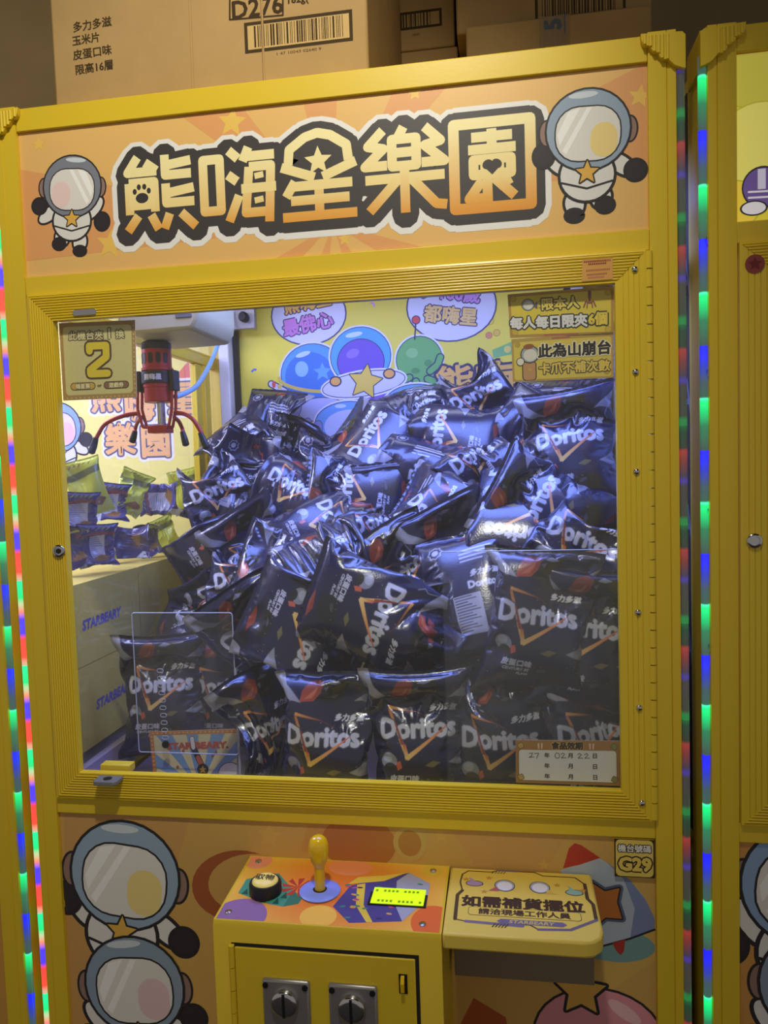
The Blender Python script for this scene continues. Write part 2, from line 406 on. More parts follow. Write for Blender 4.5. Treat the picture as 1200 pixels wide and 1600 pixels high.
def column(m, xc, s, rope, name='column', period=.118, z0=0, strength=1.6, top=1.93):
    """corner column on side s of the machine centred on xc, with rope light and moulded cap"""
    pr = [(.37, .06), (.37, -.004), (.3885, -.004), (.3892, -.0026), (.3899, -.004), (.3985, -.004), (.4005, .0025), (.404, .006), (.404, .06)]
    c = MB().prism([(xc + s * x, y) for x, y in pr], .0, top, 'z').build(name, M['yellow'], m)
    MB().tube([(xc + s * .4037, -.0005, .06), (xc + s * .4037, -.0005, top - .03)], .0042, 10).build('rope_light', rope_mat('rope_light', period, z0, rope, strength), c, smooth=60)
    def k(X, Y): p = at(980 + X / 5.4545, Y / 5.4545, -.01); return (xc + s * p.x, p.z)
    pts = [k(*p) for p in [(116, 288), (300, 275), (470, 264), (498, 288), (500, 578), (470, 574), (430, 562), (400, 548), (372, 522), (355, 505), (325, 505), (298, 499), (276, 478), (268, 448), (240, 444), (215, 432), (200, 405), (193, 388), (165, 388), (140, 378), (122, 345)]]
    cap = MB().prism(pts, -.010, .05).build('corner_cap', M['yellow'], m, .0016)
    r = MB()
    for X, y0, y1 in ((150, 300, 378), (200, 305, 395), (232, 300, 438), (268, 298, 450), (300, 296, 495), (345, 292, 503)):
        a = k(X, y0); b = k(X, y1); r.tube([(a[0], -.0098, a[1]), (b[0], -.0098, b[1])], .0018, 8)
    r.build('flute', M['yellow'], cap, smooth=60)
    return c

def rails(m, xc, name, O, I, Y, ribs, mtl, flat=()):
    """mitred frame of ribbed rails between the rectangles O and I (x0, x1, z0, z1)"""
    objs = {}
    for side in ('top', 'left', 'bottom', 'right'):
        pro = [(0, .010), (0, 0), (.06, -.0005)]
        if side in flat:
            for k in range(4): t = .22 + .17 * k; pro += [(t, -.0006), (t + .01, .0004), (t + .02, .0004), (t + .03, -.0006)]
        else:
            for k in range(ribs):
                t = .07 + .86 * k / ribs; d = .86 / ribs
                pro += [(t, .0010), (t + .10 * d, .0010), (t + .2 * d, -.0010), (t + .5 * d, -.0014), (t + .88 * d, -.0010), (t + .98 * d, .0010)]
        pro += [(.95, -.0005), (1, -.0005), (1, .010)]
        b = MB(); vs = []
        for t, h in pro:
            R = [O[i] + (I[i] - O[i]) * t for i in range(4)]
            ends = {'top': ((R[0], R[3]), (R[1], R[3])), 'bottom': ((R[0], R[2]), (R[1], R[2])), 'left': ((R[0], R[2]), (R[0], R[3])), 'right': ((R[1], R[2]), (R[1], R[3]))}[side]
            for e in ends: vs.append((xc + e[0], Y + h, e[1]))
        n = len(pro)
        b.add(vs, [(2 * i, 2 * i + 1, 2 * (i + 1) + 1, 2 * (i + 1)) for i in range(n - 1)] + [(2 * n - 2, 2 * n - 1, 1, 0)] + [tuple(range(0, 2 * n, 2)), tuple(range(1, 2 * n, 2))])
        objs[side] = b.build(name, mtl, m)
    return objs

def lock(parent, c):
    l = MB().lathe([(.0078, .0), (.0082, -.002), (.0075, -.0032), (.0052, -.0036), (.0050, -.0026)], c, 'y').build('key_lock', M['chrome'], parent, smooth=50)
    return l

def shell(m, xc, sides=(-1, 1)):
    """the parts every cabinet has"""
    MB().box(xc - .37, xc + .37, -.003, .03, Z_HT, Z_TOP).build('top_rail', M['yellow'], m, .0012)
    MB().box(xc - .37, xc + .37, -.003, .03, Z_HB, Z_HB - .0228).build('middle_rail', M['yellow'], m, .001)
    MB().box(xc - .37, xc + .37, -.003, .03, Z_LT, Z_DB).build('lower_rail', M['yellow'], m, .001)
    MB().box(xc - .40, xc + .40, .03, .72, 1.90, 1.915).build('roof', M['inner'], m)
    MB().box(xc - .398, xc + .398, .032, .70, .03, .98).build('lower_cabinet', M['yellow'], m)
    hp = MB().box(xc - .37, xc + .37, .001, .012, Z_HB, Z_HT).build('header_panel', M['print_bg'], m)
    lp = MB().box(xc - .37, xc + .37, .001, .02, .04, Z_LT).build('lower_panel', M['print_bg2'], m)
    return hp, lp
M['print_bg'] = mat('header_board', (222, 170, 92), .45); M['print_bg2'] = mat('lower_board', (205, 150, 70), .45)

# ------------------------------------------------------------------ the main machine
mach = thing('claw_machine', 'yellow claw crane machine full of black chip bags, with large Chinese lettering on its header', 'claw machine', (0, .35, 0))
hp, lp = shell(mach, 0)
column(mach, 0, -1, ROPE_BR, period=.1095, z0=1.3481, strength=1.3)
column(mach, 0, 1, ROPE_RGV, period=.1091, z0=1.7304, strength=.5)
fr = rails(mach, 0, 'door_rail', (-DX, DX, Z_DB, Z_DT), (-GX, GX, GB, GT), -.008, 9, M['rail'], flat=('right',))
MB().box(-GX - .004, GX + .004, .000, .004, GB - .004, GT + .004).build('glass_pane', M['glass'], mach)
hb = MB()
n_k = 32
for k in range(n_k):
    z1 = 1.7015 - k * (1.7015 - 1.070) / n_k; z0 = z1 - (1.7015 - 1.070) / n_k + .0008
    hb.lathe([(.0001, z0), (.0042, z0 + .0003), (.0042, z1 - .0003), (.0001, z1)], (.3682, -.0055, 0), 'z', 12)
hb.build('piano_hinge', M['rail'], mach, smooth=40)
for x, y in ((992, 421), (993, 581), (994.5, 737), (997, 957), (999, 1106), (1003, 1255)):
    p = at(x, y, -.009); sc = MB().lathe([(.0036, 0), (.0036, -.001), (.0026, -.0024), (.0008, -.003)], (p.x, -.0082, p.z), 'y', 16)
    sc.build('screw', M['chrome'], fr['right'], smooth=50)
p = at(92, 861, -.01); lock(fr['left'], (p.x, -.0085, p.z))
MB().lathe([(.0034, 0), (.0030, -.0012), (.0006, -.0012)], (p.x, -.0113, p.z), 'y', 16).build('key_slot', M['black'], fr['left'], smooth=50)
p = at(132, 488, -.01)
MB().prism([(a / 1000, b / 1000) for a, b in Art.rr(p.x * 1000 - 15.5, p.z * 1000 - 3.6, p.x * 1000 + 15.5, p.z * 1000 + 3.6, 3.5)], -.0105, -.006).build('slot_plate', M['chrome'], fr['top'], .0006)
p = at(167, 1220, -.02)
tb = MB().prism([(p.x - .016, -.024), (p.x - .013, -.029), (p.x + .013, -.029), (p.x + .016, -.024), (p.x + .016, -.006), (p.x - .016, -.006)], p.z - .003, p.z + .002, 'z')
tb.build('latch_tab', M['grey'], fr['bottom'], .0008)
MB().lathe([(.0055, 0), (.0055, .0006)], (p.x, -.018, p.z + .0018), 'z', 20).build('tab_hole', M['black'], fr['bottom'])
a = at(157, 1200, .006); b = at(203, 1200, .006)
MB().box(a.x, b.x, .005, .02, GB - .004, GB + .006).build('glass_clip', M['rail'], fr['bottom'], .001)

# header artwork
A = Art((-369, 1726.7, 369, 1899))
A.rect(-369, 1726.7, 369, 1899, (232, 186, 112))
for k in range(9):
    a0 = 2 * math.pi * (k + .15) / 9; a1 = 2 * math.pi * (k + .55) / 9
    A.poly([(20, 1760), (20 + 900 * math.cos(a0), 1760 + 900 * math.sin(a0)), (20 + 900 * math.cos(a1), 1760 + 900 * math.sin(a1))], (228, 164, 104))
for x, y, r, ro in ((362, 190, 25, 8), (172, 381, 26, 10), (538, 373, 11, 0), (648, 145, 12, 0), (820, 340, 20, 20), (1000, 150, 18, 10), (60, 225, 12, 0)):
    q = P(x, y); A.star(q[0], q[1], r * .72, (238, 196, 96), ro)
CH = dict(
    bear=[[(20, 100), (5, 80), (46, 80)], [(30, 92), (46, 80)], [(6, 66), (6, 24)], [(6, 66), (42, 66), (42, 26)], [(6, 36), (42, 36)], [(6, 50), (42, 50)], [(6, 58), (42, 58)], [(6, 43), (42, 43)],
          [(58, 100), (58, 73), (94, 73)], [(60, 86), (94, 90)], [(58, 62), (58, 36), (97, 36)], [(60, 49), (97, 54)],
          [(18, 22), (2, 2)], [(36, 22), (46, 2)], [(62, 22), (54, 2)], [(78, 22), (98, 2)]],
    hi=[[(6, 88), (6, 20), (28, 20), (28, 88), (6, 88)], [(40, 98), (52, 86)], [(38, 66), (50, 56)], [(38, 4), (52, 38)], [(66, 100), (58, 82)], [(62, 88), (99, 88)], [(66, 74), (60, 14), (92, 14)], [(66, 74), (94, 74), (90, 0)], [(55, 46), (100, 46)], [(78, 66), (79, 58)], [(77, 34), (78, 26)]],
    star=[[(12, 66), (14, 84), (34, 97), (50, 101), (66, 97), (86, 84), (88, 66)], [(3, 64), (45, 49)], [(97, 64), (55, 49)], [(50, 46), (50, 4)], [(20, 46), (8, 28)], [(18, 40), (92, 40)], [(14, 23), (88, 23)], [(3, 4), (97, 4)]],
    joy=[[(36, 88), (64, 88), (64, 56), (36, 56), (36, 88)], [(36, 72), (64, 72)], [(50, 102), (42, 88)], [(26, 100), (8, 82), (26, 78), (4, 58), (30, 58)], [(74, 100), (92, 82), (74, 78), (96, 58), (70, 58)], [(4, 42), (96, 42)], [(50, 52), (50, 0)], [(42, 40), (8, 4)], [(58, 40), (86, 8), (98, 6)]],
    garden=[[(5, 5), (5, 95), (95, 95), (95, 5), (5, 5)], [(50, 88), (50, 68)], [(26, 80), (74, 80)], [(22, 67), (78, 67)], [(28, 56), (28, 40), (72, 40), (72, 56), (28, 56)], [(36, 48), (64, 48)], [(38, 34), (22, 15), (50, 15)], [(44, 38), (44, 15)], [(52, 36), (76, 15)], [(72, 34), (56, 27)]])
BOX = (('bear', 195, 306, 242, 360), ('hi', 311, 431, 231, 350), ('star', 436, 560, 208, 341), ('joy', 565, 700, 200, 332), ('garden', 703, 836, 182, 330))
gold = grad(1754, 1855, [(0, (228, 146, 48)), (.22, (234, 172, 76)), (.42, (244, 220, 150)), (1, (250, 236, 176))])
for wd, col, dy in ((44, (236, 234, 232), -3), (31, (66, 62, 62), -2), (0, None, 0)):
    for nme, xl, xr, yt, yb in BOX:
        pl, pr_ = P(xl, (yt + yb) / 2 + 4), P(xr, (yt + yb) / 2 - 4); zt, zb = P((xl + xr) / 2, yt)[1], P((xl + xr) / 2, yb)[1]
        sx, sz = (pr_[0] - pl[0]) / 100, (zt - zb) / 100
        for stk in CH[nme]:
            pts = [(pl[0] + x * sx, zb + y * sz + dy) for x, y in stk]
            wbase = 10.5 if nme != 'garden' or len(stk) < 5 or stk[0] != (5, 5) else 11.5
            cl = stk[0] == stk[-1]
            A.line(pts[:-1] if cl else pts, wd if wd else wbase * 1.04, col or gold, cl, bool(wd))
        if wd == 31 and nme in ('star', 'garden'): A.poly([(pl[0] + x * sx, zb + y * sz) for x, y in ((12, 50), (14, 84), (50, 100), (86, 84), (88, 50), (88, 8), (12, 8))], col)
        if not wd and nme == 'star': A.star(pl[0] + 50 * sx, zb + 68 * sz, 17, gold, 0)
        if not wd and nme == 'bear':
            cx, cy = pl[0] + 24 * sx, zb + 50 * sz
            A.ell(cx, cy - 4, 8, 6, (60, 56, 56))
            for dx, dy2 in ((-9, 4), (-3.5, 9), (3.5, 9), (9, 4)): A.ell(cx + dx, cy + dy2, 2.6, 3.4, (60, 56, 56))
        if not wd and nme == 'garden':
            cx, cy = pl[0] + 50 * sx, zb + 48 * sz
            A.ell(cx - 5, cy + 2.5, 6, 5, (60, 56, 56), 30); A.ell(cx + 5, cy + 2.5, 6, 5, (60, 56, 56), -30); A.poly([(cx - 10.3, cy + 1), (cx, cy - 9), (cx + 10.3, cy + 1)], (60, 56, 56))
q = P(112, 318); spaceman(A, q[0], q[1], 120, -4, -1, 0, shell=(128, 132, 146), glow=(236, 208, 206))
q = P(918, 238); spaceman(A, q[0], q[1], 142, -2, 1, 1)
A.build('header_artwork', front(.001), (0, -1, 0), M['print'], hp)

# lower panel artwork
A = Art((-369, 500, 369, 1045.8))
A.rect(-369, 500, 369, 1045.8, (208, 166, 90))
for pts, c in (([(100, 1268), (300, 1268), (200, 1600), (100, 1600)], (204, 156, 92)), ([(700, 1290), (890, 1300), (830, 1400), (760, 1380)], (206, 160, 92)), ([(960, 1300), (1024, 1310), (1024, 1500), (940, 1560)], (214, 174, 92)), ([(740, 1560), (720, 1600), (800, 1640), (790, 1590)], (176, 90, 44)), ([(480, 1290), (640, 1295), (560, 1340), (470, 1330)], (206, 156, 84))):
    A.poly([P(*p) for p in pts], c)
q = P(372, 1385); A.ell(q[0], q[1], 62, 46, (168, 92, 52), 10); A.ell(q[0] + 16, q[1] + 4, 56, 38, (206, 162, 88), 10)
q = P(560, 1318); A.poly(Art.el(q[0], q[1], 46, 34, 0), (186, 120, 60)); q = P(640, 1318); A.ell(q[0], q[1], 20, 22, (206, 172, 96)); A.ell(q[0], q[1], 14, 16, (188, 132, 62))
for x, y, r, ro in ((420, 1306, 22, 5), (690, 1307, 14, 0), (850, 1352, 10, 0)): q = P(x, y); A.star(q[0], q[1], r * .75, (214, 172, 92), ro)
q = P(962, 1478); A.ell(q[0], q[1], 44, 20, (120, 160, 160))
A.poly([P(*p) for p in [(876, 1360), (935, 1340), (975, 1366), (1005, 1400), (1023, 1436), (1023, 1452), (940, 1482), (900, 1490), (890, 1420)]], (178, 190, 206))
A.poly([P(*p) for p in [(948, 1347), (985, 1376), (1010, 1408), (1023, 1436), (1023, 1452), (985, 1466), (992, 1420), (975, 1375)]], (128, 142, 184))
A.line([P(1023, 1453), P(985, 1467), P(930, 1482)], 2.4, INK)
A.poly([P(*p) for p in [(880, 1357), (889, 1326), (898, 1318), (908, 1321), (938, 1341), (905, 1352)]], (186, 62, 48))
A.poly([P(*p) for p in [(957, 1474), (977, 1468), (975, 1487), (970, 1493), (963, 1486)]], (176, 58, 48))
stp = [P(*p) for p in [(925, 1380), (945, 1393), (968, 1388), (964, 1410), (972, 1436), (946, 1434), (926, 1452), (900, 1415)]]
A.line(stp, 9, (92, 104, 132), True); A.line(stp, 3.5, INK, True); A.poly(stp, (190, 116, 52))
q = P(935, 1622); A.ell(q[0], q[1], 76, 62, INK); A.ell(q[0], q[1], 73, 59, (226, 150, 160)); A.ell(q[0] + 30, q[1] + 34, 22, 8, (240, 190, 196), -35)
q = P(908, 1550); A.star(q[0], q[1], 30, (226, 176, 84), 0, .5, INK, 7)
q = P(192, 1415); spaceman(A, q[0], q[1], 235, -6, 1, 1, False, shell=(150, 172, 196))
q = P(214, 1583); spaceman(A, q[0], q[1], 215, 3, 1, 0, False, shell=(140, 158, 180), glow=(226, 196, 202))
A.build('lower_artwork', front(.001), (0, -1, 0), M['print'], lp)

# number plate
A = Art(); a = P(959, 1309); b = P(1023, 1371)
x0, x1, z1, z0 = a[0], 368.5, 1045, 1000
A.rect(x0, z0, x1, z1, (54, 48, 34)); A.rrect(x0 + 1.5, z0 + 1, x1 - 1.5, z1 - 1, 5, (232, 204, 100))
A.text('機台號碼', (x0 + x1) / 2, z1 - 11, 9.2, (236, 232, 222), .5, outline=(58, 48, 40), ow=1)
A.text('G29', (x0 + x1) / 2 + .5, z0 + 15.5, 21, (236, 206, 96), 2.2, outline=(58, 48, 40), ow=1.6)
npl = MB().box(x0 / 1000, x1 / 1000, -.003, .001, z0 / 1000, z1 / 1000).build('number_plate', M['yellow'], mach)
A.build('plate_print', front(-.003), (0, -1, 0), M['paper'], npl)

# cabinet interior
MB().box(-.385, .385, .012, .70, .985, 1.008).build('prize_floor', M['lilac'], mach)
bw = MB().box(-.40, .40, .662, .68, 1.05, 1.90).build('back_panel', M['inner'], mach)
for s in (-1, 1):
    MB().box(s * .366, s * .344, .628, .660, 1.03, 1.90).build('rear_post', M['white'], mach, .002)
    MB().box(s * .345, s * .332, .654, .6615, 1.03, 1.90).build('dark_strip', M['black'], mach)  # plain black strip between rear post and banner
    sp = MB().box(s * .398, s * .392, .06, .66, 1.06, 1.90).build('side_glass', M['glass'], mach)
    f = MB(); f.box(s * .401, s * .386, .05, .68, 1.694, 1.714).box(s * .401, s * .388, .05, .68, 1.714, 1.719)
    f.build('side_rail', M['rail'], mach, .0015)
    f = MB(); f.box(s * .401, s * .384, .595, .622, 1.06, 1.694).box(s * .401, s * .388, .560, .588, 1.06, 1.694)
    f.build('side_stile', M['rail'], mach, .0015)
    MB().box(s * .402, s * .390, .04, .70, 1.02, 1.062).build('side_sill', M['lilac'], mach)

YB = .6615
def PB(x, y): return P(x, y, YB)
A = Art((-331, 1090, 331, 1890))
A.rect(-331, 1090, 331, 1890, (246, 230, 84))
q = PB(540, 560); A.ell(q[0] + 120, q[1] - 60, 190, 190, (240, 226, 92))
for x, y, rot, c in ((398, 582, 30, (96, 120, 216)), (580, 478, -40, (216, 170, 216)), (806, 476, 20, (236, 150, 110))):
    q = PB(x, y); A.line(Art.el(q[0], q[1], 6, 6, rot, 6, 20, 140), 4.5, c, round_=False)
for x, y, c in ((766, 502, (240, 220, 90)), (776, 520, (236, 200, 90)), (764, 524, (232, 150, 110))): q = PB(x, y); A.ell(q[0], q[1], 7, 7, (180, 140, 60)); A.ell(q[0], q[1], 6, 6, c)
q = PB(780, 540); A.poly([(q[0] - 14, q[1] - 8), (q[0] + 40, q[1] + 12), (q[0] + 40, q[1] - 16), (q[0] - 12, q[1] - 24)], (130, 196, 120)); A.ell(q[0] + 16, q[1] - 8, 7, 7, (236, 216, 110))
for cx, cy, rx, ry, l1, l2, c1, c2, rt in ((482, 492, 60, 54, '熊嗨星', '最佛心', (240, 190, 90), (216, 140, 220), 8), (705, 478, 68, 62, '0~100歲', '都嗨星', (214, 160, 232), (240, 206, 130), -8)):
    q = PB(cx, cy); A.ell(q[0], q[1], rx * 1.29 + 3, ry * 1.1 + 3, (70, 72, 120)); A.ell(q[0], q[1], rx * 1.29, ry * 1.1, (226, 228, 250))
    A.text(l1, q[0] - 2, q[1] + 26, 34, c1, 2.5, rot=rt, outline=(76, 70, 110), ow=2.2)
    A.text(l2, q[0] - 2, q[1] - 18, 36, c2, 2.5, rot=rt, outline=(76, 70, 110), ow=2.2)
def ob(pts, c, w=3.2, halo=True):
    if halo: A.line(pts, w * 3.2, (238, 238, 250), True)
    A.line(pts, w, (54, 60, 100), True); A.poly(pts, c)
E_ = Art.el
q = PB(488, 585); ob(E_(q[0], q[1], 66, 62), (96, 168, 232)); A.ell(q[0] - 6, q[1] - 4, 52, 50, (70, 130, 214)); A.ell(q[0] - 18, q[1] + 42, 16, 5, (200, 228, 250), 15)
A.line(E_(q[0], q[1] - 14, 72, 20, -8, 20, 180, 360), 7, (226, 200, 96)); A.star(q[0] + 22, q[1] + 4, 20, (110, 176, 236)); A.ell(q[0] - 22, q[1] + 12, 14, 16, (150, 200, 240))
q = PB(502, 640); ob(E_(q[0], q[1], 52, 24), (196, 196, 236), halo=False)
q = PB(655, 562); ob(E_(q[0], q[1], 46, 46), (112, 184, 106)); A.ell(q[0] - 14, q[1] + 14, 12, 10, (140, 204, 128)); A.ell(q[0] + 18, q[1] - 8, 8, 7, (90, 156, 92)); A.ell(q[0] - 8, q[1] - 22, 9, 6, (90, 156, 92))
for pts in ([(640, 590), (618, 600), (608, 608)], [(650, 596), (652, 608)], [(668, 592), (685, 598), (694, 596)], [(672, 580), (684, 570), (688, 558)]):
    A.line([PB(*p) for p in pts], 17, (54, 60, 100)); A.line([PB(*p) for p in pts], 12, (112, 184, 106))
q = PB(650, 500); A.line([q, PB(648, 530)], 3, (54, 60, 100)); A.ell(q[0], q[1], 9, 9, (54, 60, 100)); A.ell(q[0], q[1], 7, 7, (222, 80, 90))
q = PB(564, 575); ob(E_(q[0], q[1] + 24, 62, 58), (92, 176, 236)); ob(E_(q[0], q[1] + 12, 48, 46), (118, 92, 206), halo=False); A.ell(q[0] - 12, q[1] + 68, 18, 5, (210, 234, 250), 8); A.ell(q[0] - 16, q[1] + 30, 14, 9, (150, 124, 226), 20)
q = PB(568, 600); ob(E_(q[0] + 4, q[1] - 24, 52, 22), (132, 96, 206), halo=False); ob(E_(q[0], q[1], 86, 24, 6), (220, 222, 246))
for dx, dy in ((-58, 8), (54, 18)): A.ell(q[0] + dx, q[1] + dy, 13, 11, (54, 60, 100)); A.ell(q[0] + dx, q[1] + dy, 10, 8, (238, 180, 96))
A.star(q[0] + 4, q[1] + 4, 36, (238, 206, 90), 10, .5, (54, 60, 100), 4)
q = PB(545, 660); ob(E_(q[0], q[1], 70, 42), (120, 176, 236)); A.ell(q[0] + 2, q[1] - 8, 54, 34, (214, 218, 246)); A.ell(q[0] - 16, q[1] + 34, 12, 4, (210, 230, 250))
q = PB(650, 632); ob(E_(q[0], q[1], 66, 40), (120, 176, 236)); A.ell(q[0] + 10, q[1] - 10, 50, 28, (226, 206, 236))
A.line([PB(424, 600), PB(446, 612)], 16, (54, 60, 100)); A.line([PB(424, 600), PB(446, 612)], 11, (226, 226, 244)); q = PB(437, 604); A.star(q[0], q[1], 8, (226, 200, 90)); q = PB(428, 601); A.ell(q[0], q[1], 4, 7, (222, 90, 90))
for x, y in ((440, 640), (462, 640), (478, 668), (495, 672)): q = PB(x, y); ob(E_(q[0], q[1], 11, 20, -20), (150, 150, 206), 2.2, False); A.star(q[0], q[1] + 4, 8, (230, 210, 100))
q = PB(800, 588)
A.text('熊嗨星樂園', q[0] + 46, q[1] - 2, 80, (240, 190, 100), 3.5, rot=3, outline=(62, 60, 96), ow=5)
A.build('back_banner', front(YB), (0, -1, 0), M['paper'], bw)

# control box
ZC = .996
cb = MB().prism([(-.124, .30), (-.124, .989), (-.1215, .994), (0, 1.0), (.001, 1.0), (.001, .30)], -.1135, .1345, 'x')
cbo = cb.build('control_box', M['yellow'], mach, .002)
def slope(x, y): return (x / 1000, y / 1000, .994 + .006 * (y / 1000 + .1215) / .1215)
def PC(x, y): p = atz(x, y, .9975); return (p.x * 1000, p.y * 1000)
A = Art((-111, -120, 132, -1))
oc = lambda x, y: np.array(lin((236, 120, 36))) + (np.array(lin((244, 190, 66))) - np.array(lin((236, 120, 36)))) * min(1, ((x - 10) / 125) ** 2 + ((y + 62) / 90) ** 2)
for i in range(14):
    for j in range(8):
        A.rect(-111 + i * 243 / 14, -120 + j * 119 / 8, -111 + (i + 1) * 243 / 14, -120 + (j + 1) * 119 / 8, oc)
for (x, y, rx, ry, c) in ((372, 1428, 40, 30, (150, 110, 150)), (404, 1348, 22, 15, (240, 150, 110)), (497, 1428, 26, 18, (246, 190, 70)), (548, 1358, 34, 16, (244, 150, 90)), (676, 1437, 30, 26, (236, 110, 40)), (677, 1363, 16, 12, (230, 190, 60))):
    q = PC(x, y); A.ell(q[0], q[1], rx * .78, ry * 1.05, c)
A.poly([PC(*p) for p in [(372, 1394), (385, 1374), (436, 1366), (458, 1390), (456, 1402), (442, 1414), (420, 1410)]], (70, 150, 112)); A.poly([PC(*p) for p in [(442, 1414), (458, 1390), (472, 1402), (466, 1410)]], (50, 120, 90))
for x, y in ((384, 1392), (432, 1406), (445, 1398), (412, 1404)): q = PC(x, y); A.poly([(q[0] - 4, q[1] - 5), (q[0] + 4, q[1] - 5), (q[0], q[1] + 6)], (34, 84, 60))
for a0 in range(0, 360, 40): q = PC(466, 1386); A.poly([q, (q[0] + 22 * math.cos(math.radians(a0)), q[1] + 18 * math.sin(math.radians(a0))), (q[0] + 18 * math.cos(math.radians(a0 + 22)), q[1] + 16 * math.sin(math.radians(a0 + 22)))], (190, 60, 40))
A.poly([PC(*p) for p in [(520, 1414), (548, 1384), (640, 1366), (672, 1382), (668, 1404), (628, 1436), (545, 1438)]], (78, 70, 128)); A.poly([PC(*p) for p in [(620, 1378), (640, 1366), (672, 1382), (668, 1404), (628, 1436), (618, 1414)]], (170, 170, 178))
A.poly([PC(*p) for p in [(558, 1383), (571, 1381), (568, 1412), (582, 1437), (572, 1437), (556, 1413)]], (232, 200, 60)); A.poly([PC(*p) for p in [(544, 1382), (560, 1372), (600, 1370), (636, 1366), (600, 1378)]], (238, 200, 60))
random.seed(4)
for k in range(22):
    q = PC(random.uniform(532, 662), random.uniform(1382, 1432)); A.ell(q[0], q[1], 3.4, 1.5, random.choice([(226, 170, 70), (200, 80, 120), (56, 140, 110), (50, 46, 90)]), random.uniform(-20, 20))
A.build('panel_print', slope, (0, .03, 1), M['print'], cbo)
for x, y in ((404, 1348), (357, 1421), (677, 1363), (660, 1440)):
    q = atz(x, y, .998); z = slope(q.x * 1000, q.y * 1000)[2]
    MB().lathe([(.0042, 0), (.0038, .0014), (.0012, .0022)], (q.x, q.y, z), 'z', 14).build('screw', M['chrome'], cbo, smooth=50)
q = atz(415, 1392, .998); z = slope(q.x * 1000, q.y * 1000)[2]
MB().lathe([(.0185, 0), (.0185, .011), (.017, .0135), (.015, .0135), (.015, .010)], (q.x, q.y, z), 'z', 32).build('button_collar', M['black'], cbo, smooth=45)
MB().lathe([(.0148, .009), (.0148, .014), (.012, .0165), (.006, .0178), (.0005, .018)], (q.x, q.y, z), 'z', 32).build('push_button', M['button'], cbo, smooth=60)
A = Art(); A.text('取物', q.x * 1000, q.y * 1000, 11.5, (70, 60, 30), .5)
A.build('button_letters', lambda x, y: (x / 1000, y / 1000, z + .0182), (0, 0, 1), M['paper'], cbo)
q = atz(500, 1391, .998); z = slope(q.x * 1000, q.y * 1000)[2]
MB().lathe([(.0235, 0), (.0235, .001), (.021, .0024), (.008, .0026), (.0078, .0014)], (q.x, q.y, z), 'z', 40).build('joystick_washer', M['blue'], cbo, smooth=40)
MB().lathe([(.0078, .0005), (.0078, .0016)], (q.x, q.y, z + .001), 'z', 20).build('joystick_hole', M['black'], cbo)
MB().lathe([(.0062, 0), (.006, .026), (.0066, .030), (.0092, .035), (.0108, .041), (.0116, .048), (.0112, .055), (.009, .061), (.005, .0642), (.0005, .065)], (q.x, q.y + .001, z), 'z', 32).build('joystick', M['ball'], cbo, smooth=60)
d0, d1, d2, d3 = [atz(x, y, .998) for x, y in ((583, 1386), (667, 1391), (661, 1414), (577, 1410))]
dx0, dx1, dy0, dy1 = d3.x + .001, d1.x - .001, d3.y, d0.y
zz = slope(0, (dy0 + dy1) * 500)[2]
MB().box(dx0 - .003, dx1 + .003, dy0 - .002, dy1 + .004, zz - .004, zz + .0006).build('display_bezel', M['black'], cbo)
MB().box(dx0, dx1, dy0, dy1, zz - .002, zz + .0012).build('display', M['lcd'], cbo)
A = Art()
for i in range(12):
    for j in range(2):
        x = dx0 * 1000 + 4 + i * (dx1 - dx0 - .008) * 1000 / 11; y = dy0 * 1000 + (5 if j == 0 else (dy1 - dy0) * 1000 - 6)
        if (i * 7 + j * 3) % 5: A.rect(x - 1.6, y - 2.4, x + 1.4, y + 2.2, (150, 186, 16))
A.build('display_segments', lambda x, y: (x / 1000, y / 1000, zz + .0012), (0, 0, 1), M['paper'], cbo)
# coin door
YC = -.124
cdoor = MB().box(-.0895, .1065, YC - .002, YC + .002, .42, .967).build('coin_door', M['yellow'], mach, .001)
MB().box(-.0935, .1105, YC - .0004, YC + .002, .416, .971).build('door_gap', M['dark'], cdoor)
h = MB()
for k in range(9): h.lathe([(.0001, .0), (.0032, .0004), (.0032, .0245), (.0001, .025)], (-.0925, YC - .0028, .945 - k * .0255), 'z', 12)
h.build('hinge', M['yellow'], cdoor, smooth=40)
for x0 in (-.0590, .0137):
    cp = MB(); cp.box(x0, x0 + .0522, YC - .006, YC, .812, .9362)
    cpo = cp.build('coin_acceptor', M['steel'], cdoor, .0025)
    cx, cz = x0 + .0252, .9128
    MB().lathe([(.0145, 0), (.0145, -.004), (.0135, -.0058), (.010, -.0066), (.0005, -.0068)], (cx, YC - .006, cz), 'y', 36).build('coin_disc', M['chrome'], cdoor, smooth=50)
    MB().box(cx - .0014, cx + .0014, YC - .0135, YC - .006, cz - .0128, cz + .0128).build('coin_slot', M['black'], cdoor)
    for dx in (.004, .0475): MB().lathe([(.0032, 0), (.0032, -.0012), (.001, -.0012)], (x0 + dx, YC - .0058, .930), 'y', 14).build('screw', M['black'], cdoor, smooth=40)
    MB().lathe([(.011, 0), (.011, -.002), (.009, -.0024), (.0005, -.0024)], (cx - .008, YC - .006, .872), 'y', 24).build('return_button', M['steel'], cdoor, smooth=50)
p = at(630, 1535, YC)
MB().box(p.x - .0042, p.x + .0048, YC - .0026, YC - .0015, p.z - .0105, p.z + .0105).build('latch_slot', M['black'], cdoor)
MB().prism([(YC - .003, p.z - .009), (YC - .008, p.z - .006), (YC - .009, p.z + .004), (YC - .004, p.z + .0095), (YC, p.z + .009), (YC, p.z - .009)], p.x - .002, p.x + .002, 'x').build('door_latch', M['ball'], cdoor, .0006)

